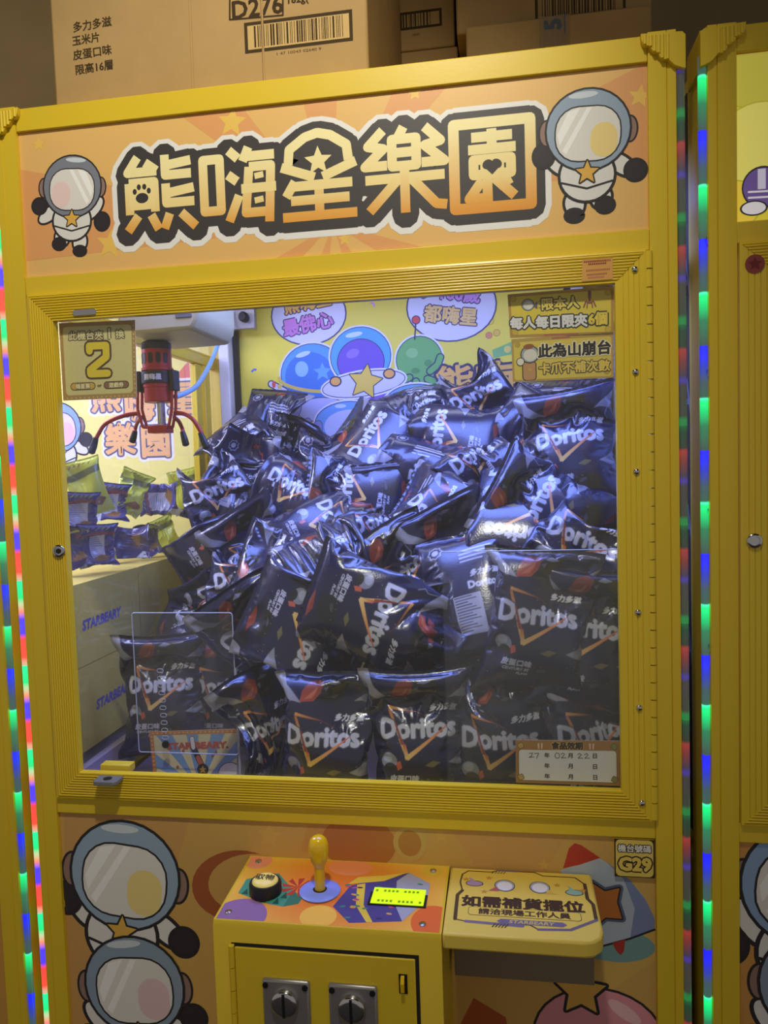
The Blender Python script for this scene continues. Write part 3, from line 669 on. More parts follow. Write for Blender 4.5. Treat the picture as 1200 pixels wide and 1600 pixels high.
# side shelf
ZS = 1.0
def PS(x, y): p = atz(x, y, ZS); return (p.x, p.y)
fl = PS(688, 1461); frr = PS(905, 1470); rr_ = PS(930, 1452); br = PS(923, 1362)
xr = max(rr_[0], br[0]); yf = (fl[1] + frr[1]) / 2
pts = [(.136, -.001), (.136, yf), (xr - .022, yf), (xr - .011, yf + .003), (xr - .003, yf + .011), (xr, yf + .022), (xr, -.001)]
so = MB().prism(pts, ZS - .017, ZS, 'z').build('side_shelf', M['yellow_pale'] if 'yellow_pale' in M else mat('pale_yellow_shelf', (234, 204, 86), .42), mach, .0025)
W_ = xr - .136; D_ = -yf
def SH(x, y): return ((.136 + x / 100 * W_) * 1000, (yf + y / 100 * D_) * 1000)
A = Art()
fr_pts = [SH(*p) for p in [(7, 20), (7, 55), (10, 62), (8, 75), (9, 88), (13, 94), (30, 94), (34, 97), (60, 97), (66, 92), (88, 92), (94, 82), (94, 60), (97, 52), (97, 30), (80, 15), (60, 13), (55, 18), (14, 18)]]
A.line(fr_pts, 1.8, (84, 66, 36), True); A.line([SH(7, 20), SH(7, 55), SH(10, 62)], 4, (84, 66, 36)); A.line([SH(94, 82), SH(94, 60), SH(97, 52), SH(97, 30)], 4, (84, 66, 36)); A.line([SH(97, 30), SH(80, 15), SH(60, 13)], 4, (118, 104, 120)); A.line([SH(14, 18), SH(50, 16)], 4.5, (126, 112, 130)); A.line([SH(34, 97), SH(48, 97)], 3, (118, 104, 120))
for k in range(5): A.line([SH(31 + k * 2, 12.5), SH(33 + k * 2, 17)], 1.2, (84, 66, 36)); A.line([SH(30 + k * 2, 92), SH(31.5 + k * 2, 95)], 1, (84, 66, 36))
c0 = SH(50, 47); A.text('如需補貨擺位', c0[0] + 1, c0[1], 21.5, (70, 52, 34), 1.9, sx=1.02)
a = SH(15, 27); b = SH(88, 39); A.poly(Art.rr(a[0], a[1], b[0], b[1], 4), (120, 96, 48)); A.poly(Art.rr(a[0] + .7, a[1] + .7, b[0] - .7, b[1] - .7, 3.5), (234, 204, 86))
A.text('請洽現場工作人員', (a[0] + b[0]) / 2, (a[1] + b[1]) / 2, 11, (84, 62, 40), .9, sx=1.1)
c0 = SH(56, 21); A.poly([(c0[0] - 36, c0[1]), (c0[0] - 32, c0[1] + 4), (c0[0] + 32, c0[1] + 4), (c0[0] + 36, c0[1]), (c0[0] + 32, c0[1] - 4), (c0[0] - 32, c0[1] - 4)], (122, 108, 128)); A.text('STARBEARY', c0[0], c0[1], 7.6, (222, 196, 96), .3, shear=.2, sx=1.15)
for x, f in ((39, 1), (63, -1)):
    c0 = SH(x, 73); A.ell(c0[0], c0[1], 11.5, 12, INK); A.ell(c0[0], c0[1], 10.6, 11, (176, 182, 190)); A.ell(c0[0], c0[1] - 1, 8.6, 9, (236, 234, 228)); A.poly([(c0[0] - 12 * f - 6, c0[1] - 12), (c0[0] - 12 * f + 6, c0[1] - 12), (c0[0] - 9 * f, c0[1] - 3)], (190, 100, 100) if f > 0 else (226, 190, 80))
for x, y, c in ((18, 74, (176, 150, 170)), (86, 68, (150, 190, 160))): c0 = SH(x, y); A.ell(c0[0], c0[1], 10, 6, INK); A.ell(c0[0], c0[1], 9, 5, c); A.poly([(c0[0] - 5, c0[1] + 4), (c0[0] - 6, c0[1] + 13), (c0[0] + 1, c0[1] + 5)], c)
for x, y in ((25, 62), (75, 78), (28, 84), (92, 72), (12, 80)): c0 = SH(x, y); A.star(c0[0], c0[1], 4.5, (214, 150, 60))
A.build('shelf_print', lambda x, y: (x / 1000, y / 1000, ZS), (0, 0, 1), M['paper'], so)
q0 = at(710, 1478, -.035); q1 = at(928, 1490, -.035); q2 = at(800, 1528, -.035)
MB().box(q0.x, q1.x, -.038, .001, q2.z, ZS - .017).build('shelf_backing', M['bracket'], mach, .001)  # opaque grey-brown backing board below the shelf

# ------------------------------------------------------------------ right neighbour
mr = thing('claw_machine', 'yellow claw crane machine cut off by the right edge of the photo', 'claw machine', (PITCH, .35, 0))
hpr, lpr = shell(mr, PITCH)
column(mr, PITCH, -1, ROPE_GB, period=.113, z0=1.8236, strength=1.3)
column(mr, PITCH, 1, ROPE_GB, period=.113, z0=1.8236, strength=1.3)
fro = rails(mr, PITCH, 'door_rail', (-DX - .003, DX, Z_DB, Z_DT), (-GX, GX, GB, GT), -.008, 9, M['rail'], flat=('left',))
MB().box(PITCH - GX - .004, PITCH + GX + .004, .000, .004, GB - .004, GT + .004).build('glass_pane', M['glass'], mr)
p = at(1179, 845, -.01); lock(fro['left'], (p.x, -.0085, p.z))
MB().box(PITCH - .39, PITCH + .39, .012, .70, 1.055, 1.083).build('prize_floor', M['lilac'], mr)
MB().box(PITCH - .40, PITCH + .40, .662, .68, 1.05, 1.90).build('back_panel', M['white'], mr)
sg = MB().box(PITCH - .401, PITCH - .394, .05, .68, 1.02, 1.90).build('side_panel', M['brown'], mr)
A = Art((459.5 - .2, 1726.7, PITCH * 1000 + 369, 1899))
A.rect(459.5, 1726.7, 1198, 1899, (222, 206, 60)); 
for x, y, r, c in ((1172, 110, 38, (206, 196, 76)), (1190, 230, 48, (232, 222, 110)), (1150, 320, 26, (236, 206, 70))): q = P(x, y); A.ell(q[0], q[1], r, r, (190, 180, 60)); A.ell(q[0], q[1], r - 1.5, r - 1.5, c)
q = P(1192, 292); A.ell(q[0], q[1], 21, 22, INK); A.ell(q[0], q[1], 19.5, 20, (108, 84, 150)); A.rect(q[0] - 5, q[1] - 2, q[0] + 3, q[1] + 19, (206, 200, 220))
for dz in (-4, -10): A.line([(q[0] - 14, q[1] + dz), (q[0] + 20, q[1] + dz - 1)], 2, (222, 220, 226))
q = P(1178, 325); A.ell(q[0], q[1], 14, 8, INK); A.ell(q[0], q[1], 12, 6.5, (226, 222, 226))
M['lit_print'] = print_mat('backlit_film', .42, .45); bs = M['lit_print'].node_tree.nodes['Principled BSDF']
M['lit_print'].node_tree.links.new([n for n in M['lit_print'].node_tree.nodes if n.type == 'ATTRIBUTE'][0].outputs['Color'], bs.inputs['Emission Color']); bs.inputs['Emission Strength'].default_value = .38
A.build('header_artwork', front(.001), (0, -1, 0), M['lit_print'], hpr)
A = Art((459.5, 500, 1198, 1045.8)); A.rect(459.5, 500, 1198, 1045.8, (206, 150, 80))
q = P(1262, 1440); spaceman(A, q[0], q[1], 235, -6, 1, 0, False, shell=(140, 168, 206))
q = P(1285, 1590); spaceman(A, q[0], q[1], 215, -2, 1, 0, False, shell=(140, 158, 180))
A.build('lower_artwork', front(.001), (0, -1, 0), M['print'], lpr)
A = Art((90, 1160, 420, 1680))
A.rect(90, 1160, 420, 1680, (186, 188, 200))
for z in (1180, 1330, 1480, 1620): A.ell(300, z, 200, 40, (190, 200, 232)); A.text('STARBEARY', 360, z + 70, 60, (110, 112, 130), 2)
A.build('side_print', lambda x, y: (PITCH - .4012, (510 - x) / 1000, y / 1000), (-1, 0, 0), M['paper'], sg)

# ------------------------------------------------------------------ left neighbour
ml = thing('claw_machine', 'yellow claw crane machine cut off by the left edge, pale cartons and snacks inside', 'claw machine', (-PITCH, .35, 0))
hpl, lpl = shell(ml, -PITCH)
column(ml, -PITCH, 1, ROPE_GB, period=.109, z0=1.3436, strength=1.2)
rails(ml, -PITCH, 'door_rail', (-DX, DX, Z_DB, Z_DT), (-GX, GX, GB, GT), -.008, 9, M['rail'], flat=('right',))
MB().box(-PITCH - GX - .004, -PITCH + GX + .004, .000, .004, GB - .004, GT + .004).build('glass_pane', M['glass'], ml)
MB().box(-PITCH - .39, -PITCH + .39, .012, .70, 1.03, 1.058).build('prize_floor', M['lilac'], ml)
bl = MB().box(-PITCH - .40, -PITCH + .40, .75, .77, 1.02, 1.90).build('back_panel', M['white'], ml)
YL = .7498
def PL(x, y): return P(x, y, YL)
A = Art((-1225, 1060, -435, 1890)); A.rect(-1225, 1060, -435, 1890, (240, 228, 130))
q = PL(262, 520); A.rect(q[0] - 40, q[1] - 40, q[0] + 60, q[1] + 40, (244, 226, 120)); q = PL(285, 575); A.poly([(q[0] - 20, q[1] - 20), (q[0] + 16, q[1] + 16), (q[0] + 20, q[1] - 26)], (226, 110, 90))
for s_, x, y in (('熊', 165, 618), ('嗨', 218, 632), ('星', 285, 622), ('樂', 188, 686), ('園', 243, 690)):
    q = PL(x, y); A.text(s_, q[0], q[1], 76, (240, 236, 244), 14, outline=(240, 236, 244), ow=5)
for s_, x, y in (('熊', 165, 618), ('嗨', 218, 632), ('星', 285, 622), ('樂', 188, 686), ('園', 243, 690)):
    q = PL(x, y); A.text(s_, q[0], q[1], 76, (240, 184, 120), 5, outline=(96, 90, 120), ow=4)
q = PL(92, 690); spaceman(A, q[0], q[1], 190, 5, 1, 0, shell=(140, 170, 220), visor=(226, 210, 226), glow=(236, 190, 216))
A.build('back_banner', front(YL), (0, -1, 0), M['paper'], bl)

# ================================================================== THINGS IN AND ON THE CABINETS
# ------------------------------------------------------------------ claw, carriage, hose
YC_ = .22
def K(x, y, dy=0.0): return at(x, y, YC_ + dy)
def rpx(w): return w / 2 / F_PX * (YC_ - CAM.y)
c0 = K(247, 600)
car = thing('crane_carriage', 'cream crane carriage housing above the red claw', 'crane carriage', (c0.x, YC_, K(250, 528).z))
a = K(216, 470); b = K(340, 528)
MB().prism([(a.x, a.z + .06), (a.x, b.z + .008), (a.x + .02, b.z), (b.x - .012, b.z + .002), (b.x - .002, b.z + .016), (b.x, b.z + .03), (b.x, a.z + .06)], YC_ - .07, YC_ + .08).build('housing', M['cream'], car, .005)
MB().box(b.x - .034, b.x - .010, YC_ - .0715, YC_ - .069, b.z + .018, b.z + .034).build('grip_recess', M['grey'], car, .001)
MB().box(a.x + .012, b.x - .03, YC_ - .0706, YC_ - .069, b.z + .040, b.z + .046).build('label_strip', M['carton'], car)

cl = thing('claw', 'red metal claw with curved arms and black rubber tips hanging at upper left', 'claw', (c0.x, YC_, K(247, 530).z))
def cz(y): return K(247, y).z
cc = lambda z: (c0.x, YC_, 0)
MB().lathe([(rpx(40), cz(530)), (rpx(46), cz(526)), (rpx(46), cz(522)), (rpx(34), cz(519))], cc(0), 'z').build('top_plate', M['black'], cl, smooth=40)
MB().lathe([(rpx(14), cz(536)), (rpx(14), cz(528))], cc(0), 'z').build('swivel', M['steel'], cl, smooth=40)
MB().lathe([(rpx(46), cz(547)), (rpx(48), cz(545)), (rpx(48), cz(537)), (rpx(40), cz(534))], cc(0), 'z').build('motor_cap', M['black'], cl, smooth=40)
mo = MB().lathe([(rpx(44), cz(629)), (rpx(46), cz(628)), (rpx(46), cz(606)), (rpx(48), cz(606)), (rpx(48), cz(601)), (rpx(46), cz(601)), (rpx(46), cz(581)), (rpx(51), cz(580)), (rpx(51), cz(576)), (rpx(47), cz(575)), (rpx(47), cz(547))], cc(0), 'z', 36).build('motor_body', M['red'], cl, smooth=35)
R0 = rpx(47)
for ang in (-90, -60, -122, -30, -150):
    t = math.radians(ang); v = MB(); pr = []
    zm = (cz(553) + cz(570)) / 2; hh = (cz(553) - cz(570)) / 2
    o_ = Art.rr(-.0036, -hh, .0036, hh, .0035, 4)
    q = [(c0.x + math.cos(t) * (R0 + .0003) - math.sin(t) * x, YC_ + math.sin(t) * (R0 + .0003) + math.cos(t) * x, zm + z) for x, z in o_]
    q2 = [(c0.x + math.cos(t) * (R0 - .002) - math.sin(t) * x, YC_ + math.sin(t) * (R0 - .002) + math.cos(t) * x, zm + z) for x, z in o_]
    n = len(q); v.add(q + q2, [tuple(range(n)), tuple(range(n, 2 * n))] + [(i, (i + 1) % n, n + (i + 1) % n, n + i) for i in range(n)])
    v.build('vent', M['black'], mo)
bd = MB().lathe([(rpx(53), cz(600)), (rpx(53), cz(582))], cc(0), 'z', 36).build('motor_band', M['black'], cl, smooth=35)
A = Art(); A.text('熊嗨星', 0, 0, 9.5, (220, 220, 226), .8)
RB = rpx(53) + .0003
A.build('band_print', lambda x, y: (c0.x + RB * math.sin(x / 1000 / RB + .1), YC_ - RB * math.cos(x / 1000 / RB + .1), (cz(591)) + y / 1000), (.05, -1, 0), M['paper'], bd)
MB().lathe([(rpx(13), cz(668)), (rpx(13), cz(629))], (c0.x + .003, YC_, 0), 'z', 20).build('plunger', M['chrome'], cl, smooth=40)
MB().box(c0.x - rpx(32), c0.x + rpx(34), YC_ - rpx(28), YC_ + rpx(28), cz(677), cz(665)).build('hub', M['red'], cl, .001)
br_ = MB()
for s, top, mid in ((-1, 219, 219), (1, 272, 272)):
    pts = [K(top, 583), K(mid, 640), K(247 + s * 20, 668), K(247 + s * 8, 669)]
    for dy in (-.008, .006):
        q = [Vector((p.x, YC_ + dy, p.z)) for p in pts]
        for p0, p1 in zip(q[:-1], q[1:]): br_.tube([p0, p1], .0024, 6)
br_.build('arm_bracket', M['red'], cl, .0004)
for xa, xb in ((217, 224), (269, 276)): MB().box(K(xa, 583).x, K(xb, 583).x, YC_ - .012, YC_ + .01, cz(612), cz(580)).build('bracket_clamp', M['black'], cl, .001)
for pts, tip, dy in (([(217, 646), (200, 648), (178, 655), (163, 664), (154, 678), (150, 686)], [(150, 684), (147, 695), (142, 709)], -.01),
                     ([(273, 645), (288, 647), (301, 655), (310, 668), (315, 677)], [(313, 676), (318, 688), (324, 702)], -.02),
                     ([(272, 652), (279, 658), (284, 668), (286, 675)], [(285, 674), (288, 685), (291, 697)], .03),
                     ([(222, 652), (216, 658), (212, 668), (211, 674)], [(211, 673), (209, 682), (206, 692)], .05)):
    n = len(pts)
    arm = MB().tube(spline([K(*p, dy * min(1, i / 2)) for i, p in enumerate(pts)]), .0032, 8).build('arm', M['red'], cl, smooth=60)
    t = [K(*p, dy) for p in tip]; t = spline(t, 5)
    r = [.0038 + .0016 * min(1, i / 6) for i in range(len(t))]; r[-1] = .003
    MB().tube(t, r, 12).build('rubber_tip', M['black'], arm, smooth=60)
hs = MB().tube(spline([at(354, 486, .60), at(349, 510, .58), at(338, 545, .50), at(325, 575, .40), at(308, 602, .32), at(290, 614, .27), at(274, 620, .235)], 10), .0042, 10)
tag(hs.build('air_hose', M['tube'], None, smooth=60), 'pale blue hose curving from the ceiling corner to the red claw', 'hose')
sb = thing('sensor_box', 'small grey metal bracket with dark round sensor at the top rear corner of the cabinet', 'sensor', at(388, 500, .62))
a = at(356, 488, .62); b = at(400, 514, .62)
MB().box(a.x, b.x, .612, .628, b.z, a.z + .03).build('bracket_plate', M['steel'], sb, .001)
p = at(382, 496, .61); MB().lathe([(.010, 0), (.010, -.012), (.007, -.016), (.0005, -.016)], (p.x, .612, p.z), 'y', 24).build('sensor_eye', M['black'], sb, smooth=45)

# ------------------------------------------------------------------ acrylic guards
g = thing('acrylic_guard', 'clear acrylic guard sheet with a column of oval slots beside the prize chute', 'acrylic guard', at(285, 1180, .13))
a = at(205, 958, .13); b = at(372, 1180, .13)
MB().box(a.x, b.x, .130, .133, b.z, a.z).build('sheet', M['acryl'], g)
MB().tube([(x / 1000, .1315, z / 1000) for x, z in Art.rr(a.x * 1000, b.z * 1000, b.x * 1000, a.z * 1000, 4)], .0008, 6, closed=True).build('sheet_edge', M['edge'], g, smooth=60)
for k in range(10):
    p = at(250 + k * .9, 1048 + k * 11.6, .1298)
    MB().tube([(p.x + x / 1000, .1300, p.z + z / 1000) for x, z in Art.rr(-4.6, -2.6, 4.6, 2.6, 2.5, 4)], .0005, 5, closed=True).build('slot', M['edge'], g, smooth=60)
p = at(259, 1163, .129); MB().lathe([(.0052, 0), (.0052, -.003)], (p.x, .130, p.z), 'y', 18).build('knob', M['black'], g, smooth=40)
sd = MB().box(b.x, b.x + .003, .133, .40, 1.009, at(372, 1045, .13).z); sd.build('side_sheet', M['acryl'], g)
MB().tube([(b.x + .0015, .1315, 1.009), (b.x + .0015, .1315, at(372, 1045, .13).z)], .0015, 6).build('side_edge', M['edge'], g, smooth=60)
p0 = at(690, 862, .020); g2 = thing('acrylic_guard', 'long clear acrylic strip across the right half behind the window, only its top edge showing', 'acrylic guard', (p0.x, .02, 1.009))
MB().box(p0.x, .366, .0185, .0205, 1.009, p0.z).build('sheet', M['acryl'], g2)
MB().tube([(p0.x, .0195, p0.z), (.366, .0195, p0.z)], .0007, 6).build('sheet_edge', M['edge'], g2, smooth=60)

# ------------------------------------------------------------------ printed cards
def card(name, label, cat, corners, Y, thick=.0004, group=None):
    cs = [at(x, y, Y) for x, y in corners]      # tl tr br bl
    w = ((cs[1] - cs[0]).length + (cs[2] - cs[3]).length) * 500; h = ((cs[3] - cs[0]).length + (cs[2] - cs[1]).length) * 500
    def T(x, y):
        u, v = x / w, y / h
        return (cs[3] * (1 - u) + cs[2] * u) * (1 - v) + (cs[0] * (1 - u) + cs[1] * u) * v
    o = thing(name, label, cat, (cs[2] + cs[3]) / 2, group)
    b = MB(); q = [c.copy() for c in cs] + [c + Vector((0, thick, 0)) for c in cs]
    b.add(q, [(0, 1, 2, 3), (4, 7, 6, 5), (0, 4, 5, 1), (1, 5, 6, 2), (2, 6, 7, 3), (3, 7, 4, 0)])
    b.build('sheet', M['paper_plain'], o)
    return o, T, w, h
M['paper_plain'] = mat('card_stock', (226, 218, 190), .6)
TAN = (190, 152, 92)
o, T, w, h = card('notice_card', 'cream card with a big yellow 2 taped to the upper left of the window', 'notice', ((92, 505), (211, 500), (214, 621), (99, 626)), .0045)
A = Art(); A.rect(0, 0, w, h, TAN); A.rrect(4.5, 6, w - 5, h - 5, 5, (228, 216, 150))
for k in range(16): A.ell(w - 2.4, 6 + k * (h - 12) / 15, .8, .8, (236, 216, 140)); A.ell(6 + k * (w - 12) / 15, 2.6, .8, .8, (236, 216, 140))
random.seed(2)
for i in range(6):
    for j in range(6): A.ell(14 + i * (w - 28) / 5, 14 + j * (h - 30) / 5, .6, .6, (208, 190, 120))
br3 = (92, 66, 40)
A.text('此機台夾', w * .35, h * .83, 11.5, (236, 226, 170), .6, outline=br3, ow=1); A.text('1', w * .66, h * .84, 18, (236, 226, 170), 1, outline=br3, ow=1.2); A.text('換', w * .80, h * .83, 11.5, (236, 226, 170), .6, outline=br3, ow=1)
two = [(w * .5 + x, h * .51 + y) for x, y in ((-11, 11), (-11, 17), (11, 17), (11, 3), (-11, -12), (-11, -17), (12, -17))]
A.line(two, 14, br3); A.line(two, 9, (240, 214, 50))
for x, s_, c in ((.28, '嗨星票', (222, 180, 80)), (.73, '遊戲券', (150, 110, 80))):
    A.poly(Art.rr(w * (x - .17), h * .125, w * (x + .17), h * .225, 4.6), br3); A.poly(Art.rr(w * (x - .16), h * .135, w * (x + .16), h * .215, 4), c); A.text(s_, w * x, h * .175, 6.6, (246, 232, 180), .5, outline=br3, ow=.5)
A.text('or', w * .505, h * .17, 6, br3, .5)
A.build('card_print', T, (0, -1, 0), M['paper'], o)

def flat_head(A, x, y, r, c=(236, 232, 222)):
    A.ell(x, y, r * 1.12, r * 1.08, INK); A.ell(x, y, r, r * .96, (170, 180, 192)); A.ell(x + r * .05, y - r * .1, r * .8, r * .72, c)
o, T, w, h = card('notice_card', 'yellow notice at the upper right window corner with a little claw drawing and 6個', 'notice', ((793, 460), (959, 447), (959, 523), (797, 528)), .0045)
A = Art(); A.rect(0, 0, w, h, (196, 152, 74)); A.rrect(3, 3.4, w - 3, h - 3.4, 3, (236, 212, 70)); A.rect(w * .33, 1.2, w * .67, 3, (190, 110, 90))
for x, y in ((6, 6), (w - 6, 6), (6, h - 6), (w - 6, h - 6)): A.ell(x, y, 3.6, 3.6, (196, 160, 60)); A.ell(x, y, 3, 3, (220, 188, 64))
flat_head(A, w * .19, h * .73, 6.4); A.poly([(w * .24, h * .68), (w * .28, h * .8), (w * .28, h * .62)], (110, 90, 110))
for dy in (-.06, 0, .06): A.line([(w * .295, h * (.72 + dy)), (w * .32, h * (.72 + dy * 1.8))], .7, br3)
A.text('限本人', w * .50, h * .72, 14, (244, 220, 100), 1, outline=INK, ow=1.2)
cx, cy = w * .775, h * .74
A.line([(cx, cy + 9), (cx, cy + 3)], 3.4, (150, 90, 90)); A.line([(cx, cy + 1), (cx, cy - 3)], 2, (150, 80, 80))
for s_ in (-1, 1): A.line([(cx, cy - 3), (cx + 4 * s_, cy - 1), (cx + 6.5 * s_, cy - 7)], 1.6, (150, 80, 80)); A.line([(cx, cy - 3), (cx + 2.4 * s_, cy - 3), (cx + 3 * s_, cy - 8)], 1.3, (150, 80, 80))
A.text('每人每日限夾', w * .38, h * .33, 14.2, (240, 240, 240), 1.4, outline=INK, ow=1.4); A.text('6個', w * .85, h * .35, 14.2, (240, 214, 80), 1.4, outline=INK, ow=1.4)
A.build('card_print', T, (0, -1, 0), M['paper'], o)
o, T, w, h = card('notice_card', 'tan-edged yellow notice with 此為山崩台 in large letters, below the limit notice', 'notice', ((799, 530), (958, 519), (958, 590), (801, 597)), .0045)
A = Art(); A.rect(0, 0, w, h, (200, 164, 82)); A.rrect(2.4, 2, w - 2, h - 4, 3, (234, 210, 92)); A.rect(w * .4, h - 3, w * .58, h - 1.2, (190, 110, 90))
A.ell(w * .06, h * .86, 3.4, 3.4, (200, 170, 70)); A.ell(w * .94, h * .14, 3.4, 3.4, (200, 170, 70))
A.poly(Art.rr(w * .10, h * .02, w * .245, h * .46, 4), INK); A.poly(Art.rr(w * .11, h * .03, w * .235, h * .45, 3.6), (206, 156, 104)); flat_head(A, w * .18, h * .62, 9.4); A.poly(Art.el(w * .17, h * .80, 6, 3, 5), (160, 96, 60)); A.ell(w * .085, h * .46, 4.6, 4.8, INK); A.ell(w * .085, h * .46, 3.8, 4, (232, 226, 210)); A.star(w * .18, h * .27, 2.6, (226, 180, 70))
A.text('此為山崩台', w * .62, h * .68, 16, INK, 1.3, outline=(244, 236, 206), ow=1.1)
A.text('卡爪不補次數', w * .62, h * .28, 13, (244, 214, 96), .9, outline=(84, 70, 60), ow=1)
A.build('card_print', T, (0, -1, 0), M['paper'], o)
o, T, w, h = card('date_card', 'white expiry-date card with handwritten numbers in the lower right window corner', 'date card', ((805.5, 1156), (968, 1157.5), (969, 1228), (806, 1223)), .0045)
A = Art(); A.rect(0, 0, w, h, (176, 130, 70)); A.rrect(3, 3, w - 3, h * .78, 4, (120, 84, 44)); A.rrect(3.7, 3.7, w - 3.7, h * .775, 3.6, (232, 230, 224))
A.text('食品效期', w * .5, h * .88, 9, (60, 46, 34), .9, outline=(206, 168, 100), ow=.9)
for x in (.05, .95):
    for y in (.87, .14): A.poly(Art.st(w * x, h * y, 4.6, 20 if x < .5 else -20, .8, 4), (116, 80, 40)); A.poly(Art.st(w * x, h * y, 3.8, 20 if x < .5 else -20, .8, 4), (200, 168, 92) if x < .5 else (140, 150, 84))
for x in (.24, .735): A.poly([(w * x - 2.4, h * .80), (w * x + 2.4, h * .80), (w * x + 3, h * .93), (w * x - 3, h * .93)], (226, 206, 170)); A.rect(w * x - .8, h * .80, w * x + .8, h * .93, (190, 90, 70))
for j in range(3):
    y = h * (.655 - .24 * j)
    for x, s_ in ((.305, '年'), (.53, '月'), (.765, '日')): A.text(s_, w * x, y, 6.4, (60, 50, 44), .4)
def pen(pts): A.line([(w * x, h * y) for x, y in pts], .75, (56, 50, 50))
pen([(.13, .69), (.165, .70), (.155, .63), (.13, .60), (.18, .61)]); pen([(.185, .69), (.225, .70), (.205, .58)])
for x in (.395,): A.line([(w * .405 + 2.6 * math.cos(t), h * .65 + 3.2 * math.sin(t)) for t in np.arange(13) * math.pi / 6], .75, (56, 50, 50))
for x in (.44, .60, .665): pen([(x, .68), (x + .02, .71), (x + .035, .68), (x + .005, .60), (x + .05, .605)])
A.build('card_print', T, (0, -1, 0), M['paper'], o)
o, T, w, h = card('caution_sticker', 'small faded red-print sticker on the upper right of the ribbed rail', 'sticker', ((910, 405.5), (957.5, 402), (957.5, 436), (909, 440)), -.0098, .0003)
A = Art(); A.rect(0, 0, w, h, (214, 160, 84))
for y, x0, x1, c in ((.88, .05, .72, (140, 60, 50)), (.88, .76, .94, (170, 90, 70)), (.76, .2, .75, (140, 60, 50)), (.47, .14, .9, (176, 100, 80)), (.28, .16, .78, (176, 100, 80)), (.14, .2, .7, (186, 120, 90))):
    x = x0
    while x < x1: A.rect(w * x, h * y - 1, w * (x + .045), h * y + 1, c); x += .06
A.build('card_print', T, (0, -1, 0), M['paper'], o)
p = at(1180, 412, -.01)
st_ = thing('round_sticker', 'round dark red sticker with a star on the right-hand machine', 'sticker', (p.x, -.0095, p.z))
MB().lathe([(.0098, 0), (.0098, -.0004)], (p.x, -.0092, p.z), 'y', 30).build('disc', mat('dark_red_film', (140, 56, 52), .5), st_)
A = Art(); A.star(p.x * 1000, p.z * 1000, 7.4, (112, 36, 40), 0, .5); A.build('star_print', front(-.0096), (0, -1, 0), M['paper'], st_)
o, T, w, h = card('poster', 'small sunburst poster with orange dotted border standing behind the acrylic guard', 'poster', ((233, 1143), (370, 1139), (370, 1210), (240, 1214)), .150)
A = Art((0, 0, w, h)); A.rect(0, 0, w, h, (236, 226, 170))
for k in range(7):
    a0, a1 = .2 + k * .45, .42 + k * .45; A.poly([(w * .55, -20), (w * .55 + 300 * math.cos(a0), -20 + 300 * math.sin(a0)), (w * .55 + 300 * math.cos(a1), -20 + 300 * math.sin(a1))], (130, 170, 214))
A.rect(0, h - 6, w, h, (216, 140, 74)); A.rect(0, 0, 6, h, (216, 140, 74))
for k in range(20): A.ell(6 + k * 6.6, h - 3, 1, 1, (246, 216, 150)); A.ell(3, h - 8 - k * 6, 1, 1, (246, 216, 150))
A.text('STAR BEARY.', w * .55, h * .66, 13, (206, 96, 74), 2.2, sx=1.25)
A.line([(w * .62, 6), (w * .55, h * .4), (w * .5, h * .62)], 9, INK); A.line([(w * .62, 6), (w * .55, h * .4)], 7, (206, 110, 90)); A.ell(w * .60, h * .13, 9, 9, INK); A.star(w * .6, h * .13, 6, (226, 176, 80)); A.line([(w * .5, h * .62), (w * .49, h * .82)], 7.5, INK); A.line([(w * .5, h * .62), (w * .49, h * .82)], 6, (244, 240, 234))
A.ell(w * .92, h * .0, 19, 19, INK); A.ell(w * .92, h * .0, 18, 18, (240, 238, 234))
for x, y in ((.38, .55), (.76, .5), (.72, .42), (.3, .2)): A.poly(Art.st(w * x, h * y, 3.4, 15, .75, 2), (180, 100, 80))
A.build('poster_print', T, (0, -1, 0), M['paper'], o)

# ------------------------------------------------------------------ cartons
def carton(label, x0, x1, y0, y1, z0, z1, m=None, group=None, tape=None, seam=True, name='carton'):
    o = thing(name, label, 'carton', ((x0 + x1) / 2, (y0 + y1) / 2, z0), group)
    MB().box(x0, x1, y0, y1, z0, z1).build('carton_body', m or M['carton'], o, .003)
    return o
ZR = 1.9275
a = at(84, 120, .032); b = at(575, 60, .032)
cb1 = carton("large pale carton with printed Chinese lines and barcode, on the machine at front left", a.x, b.x, .032, .36, ZR - .012, 2.22)
A = Art()
def C1(x, y): return P(x, y, .032)
for s_, x, y, sz in (('多力多滋', 144, 38, 13), ('玉米片', 134, 61, 12.6), ('皮蛋口味', 144, 82, 13), ('限高16層', 147, 105, 13)):
    q = C1(x, y); A.text(s_, q[0], q[1], sz, (70, 56, 36), .7, rot=2)
q0, q1 = C1(383, 81), C1(550, 12)
zb, zt = C1(467, 74)[1], C1(467, 25)[1]
A.poly(Art.rr(q0[0], zb, q1[0], zt, .5), (70, 56, 38)); A.rect(q0[0] + 4, zb + 4, q1[0] - 4, zt - 4, (200, 168, 112))
random.seed(9); x = q0[0] + 12
while x < q1[0] - 12: wd = random.choice((.8, .8, 1.4, 2.2)); A.rect(x, zb + 6, x + wd, zt - 5, (66, 52, 36)); x += wd + random.choice((.9, 1.2, 2.2))
q = C1(467, 79); A.text('1 47 10043 02640 9', q[0], zb - 4.5, 4.6, (90, 74, 50), .15, sx=1.5)
q = C1(402, 10); A.text('D276', q[0], q[1] - 1, 29, (66, 52, 36), 1.6)
for p_ in ([C1(359, -12), C1(359, 31), C1(442, 24), C1(442, -16)],): A.line(p_, 2.2, (66, 52, 36), round_=False)
q = C1(466, 0); A.text('162g(', q[0], q[1], 12, (66, 52, 36), .8)
A.build('carton_print', front(.032), (0, -1, 0), M['cartonprint'], cb1)
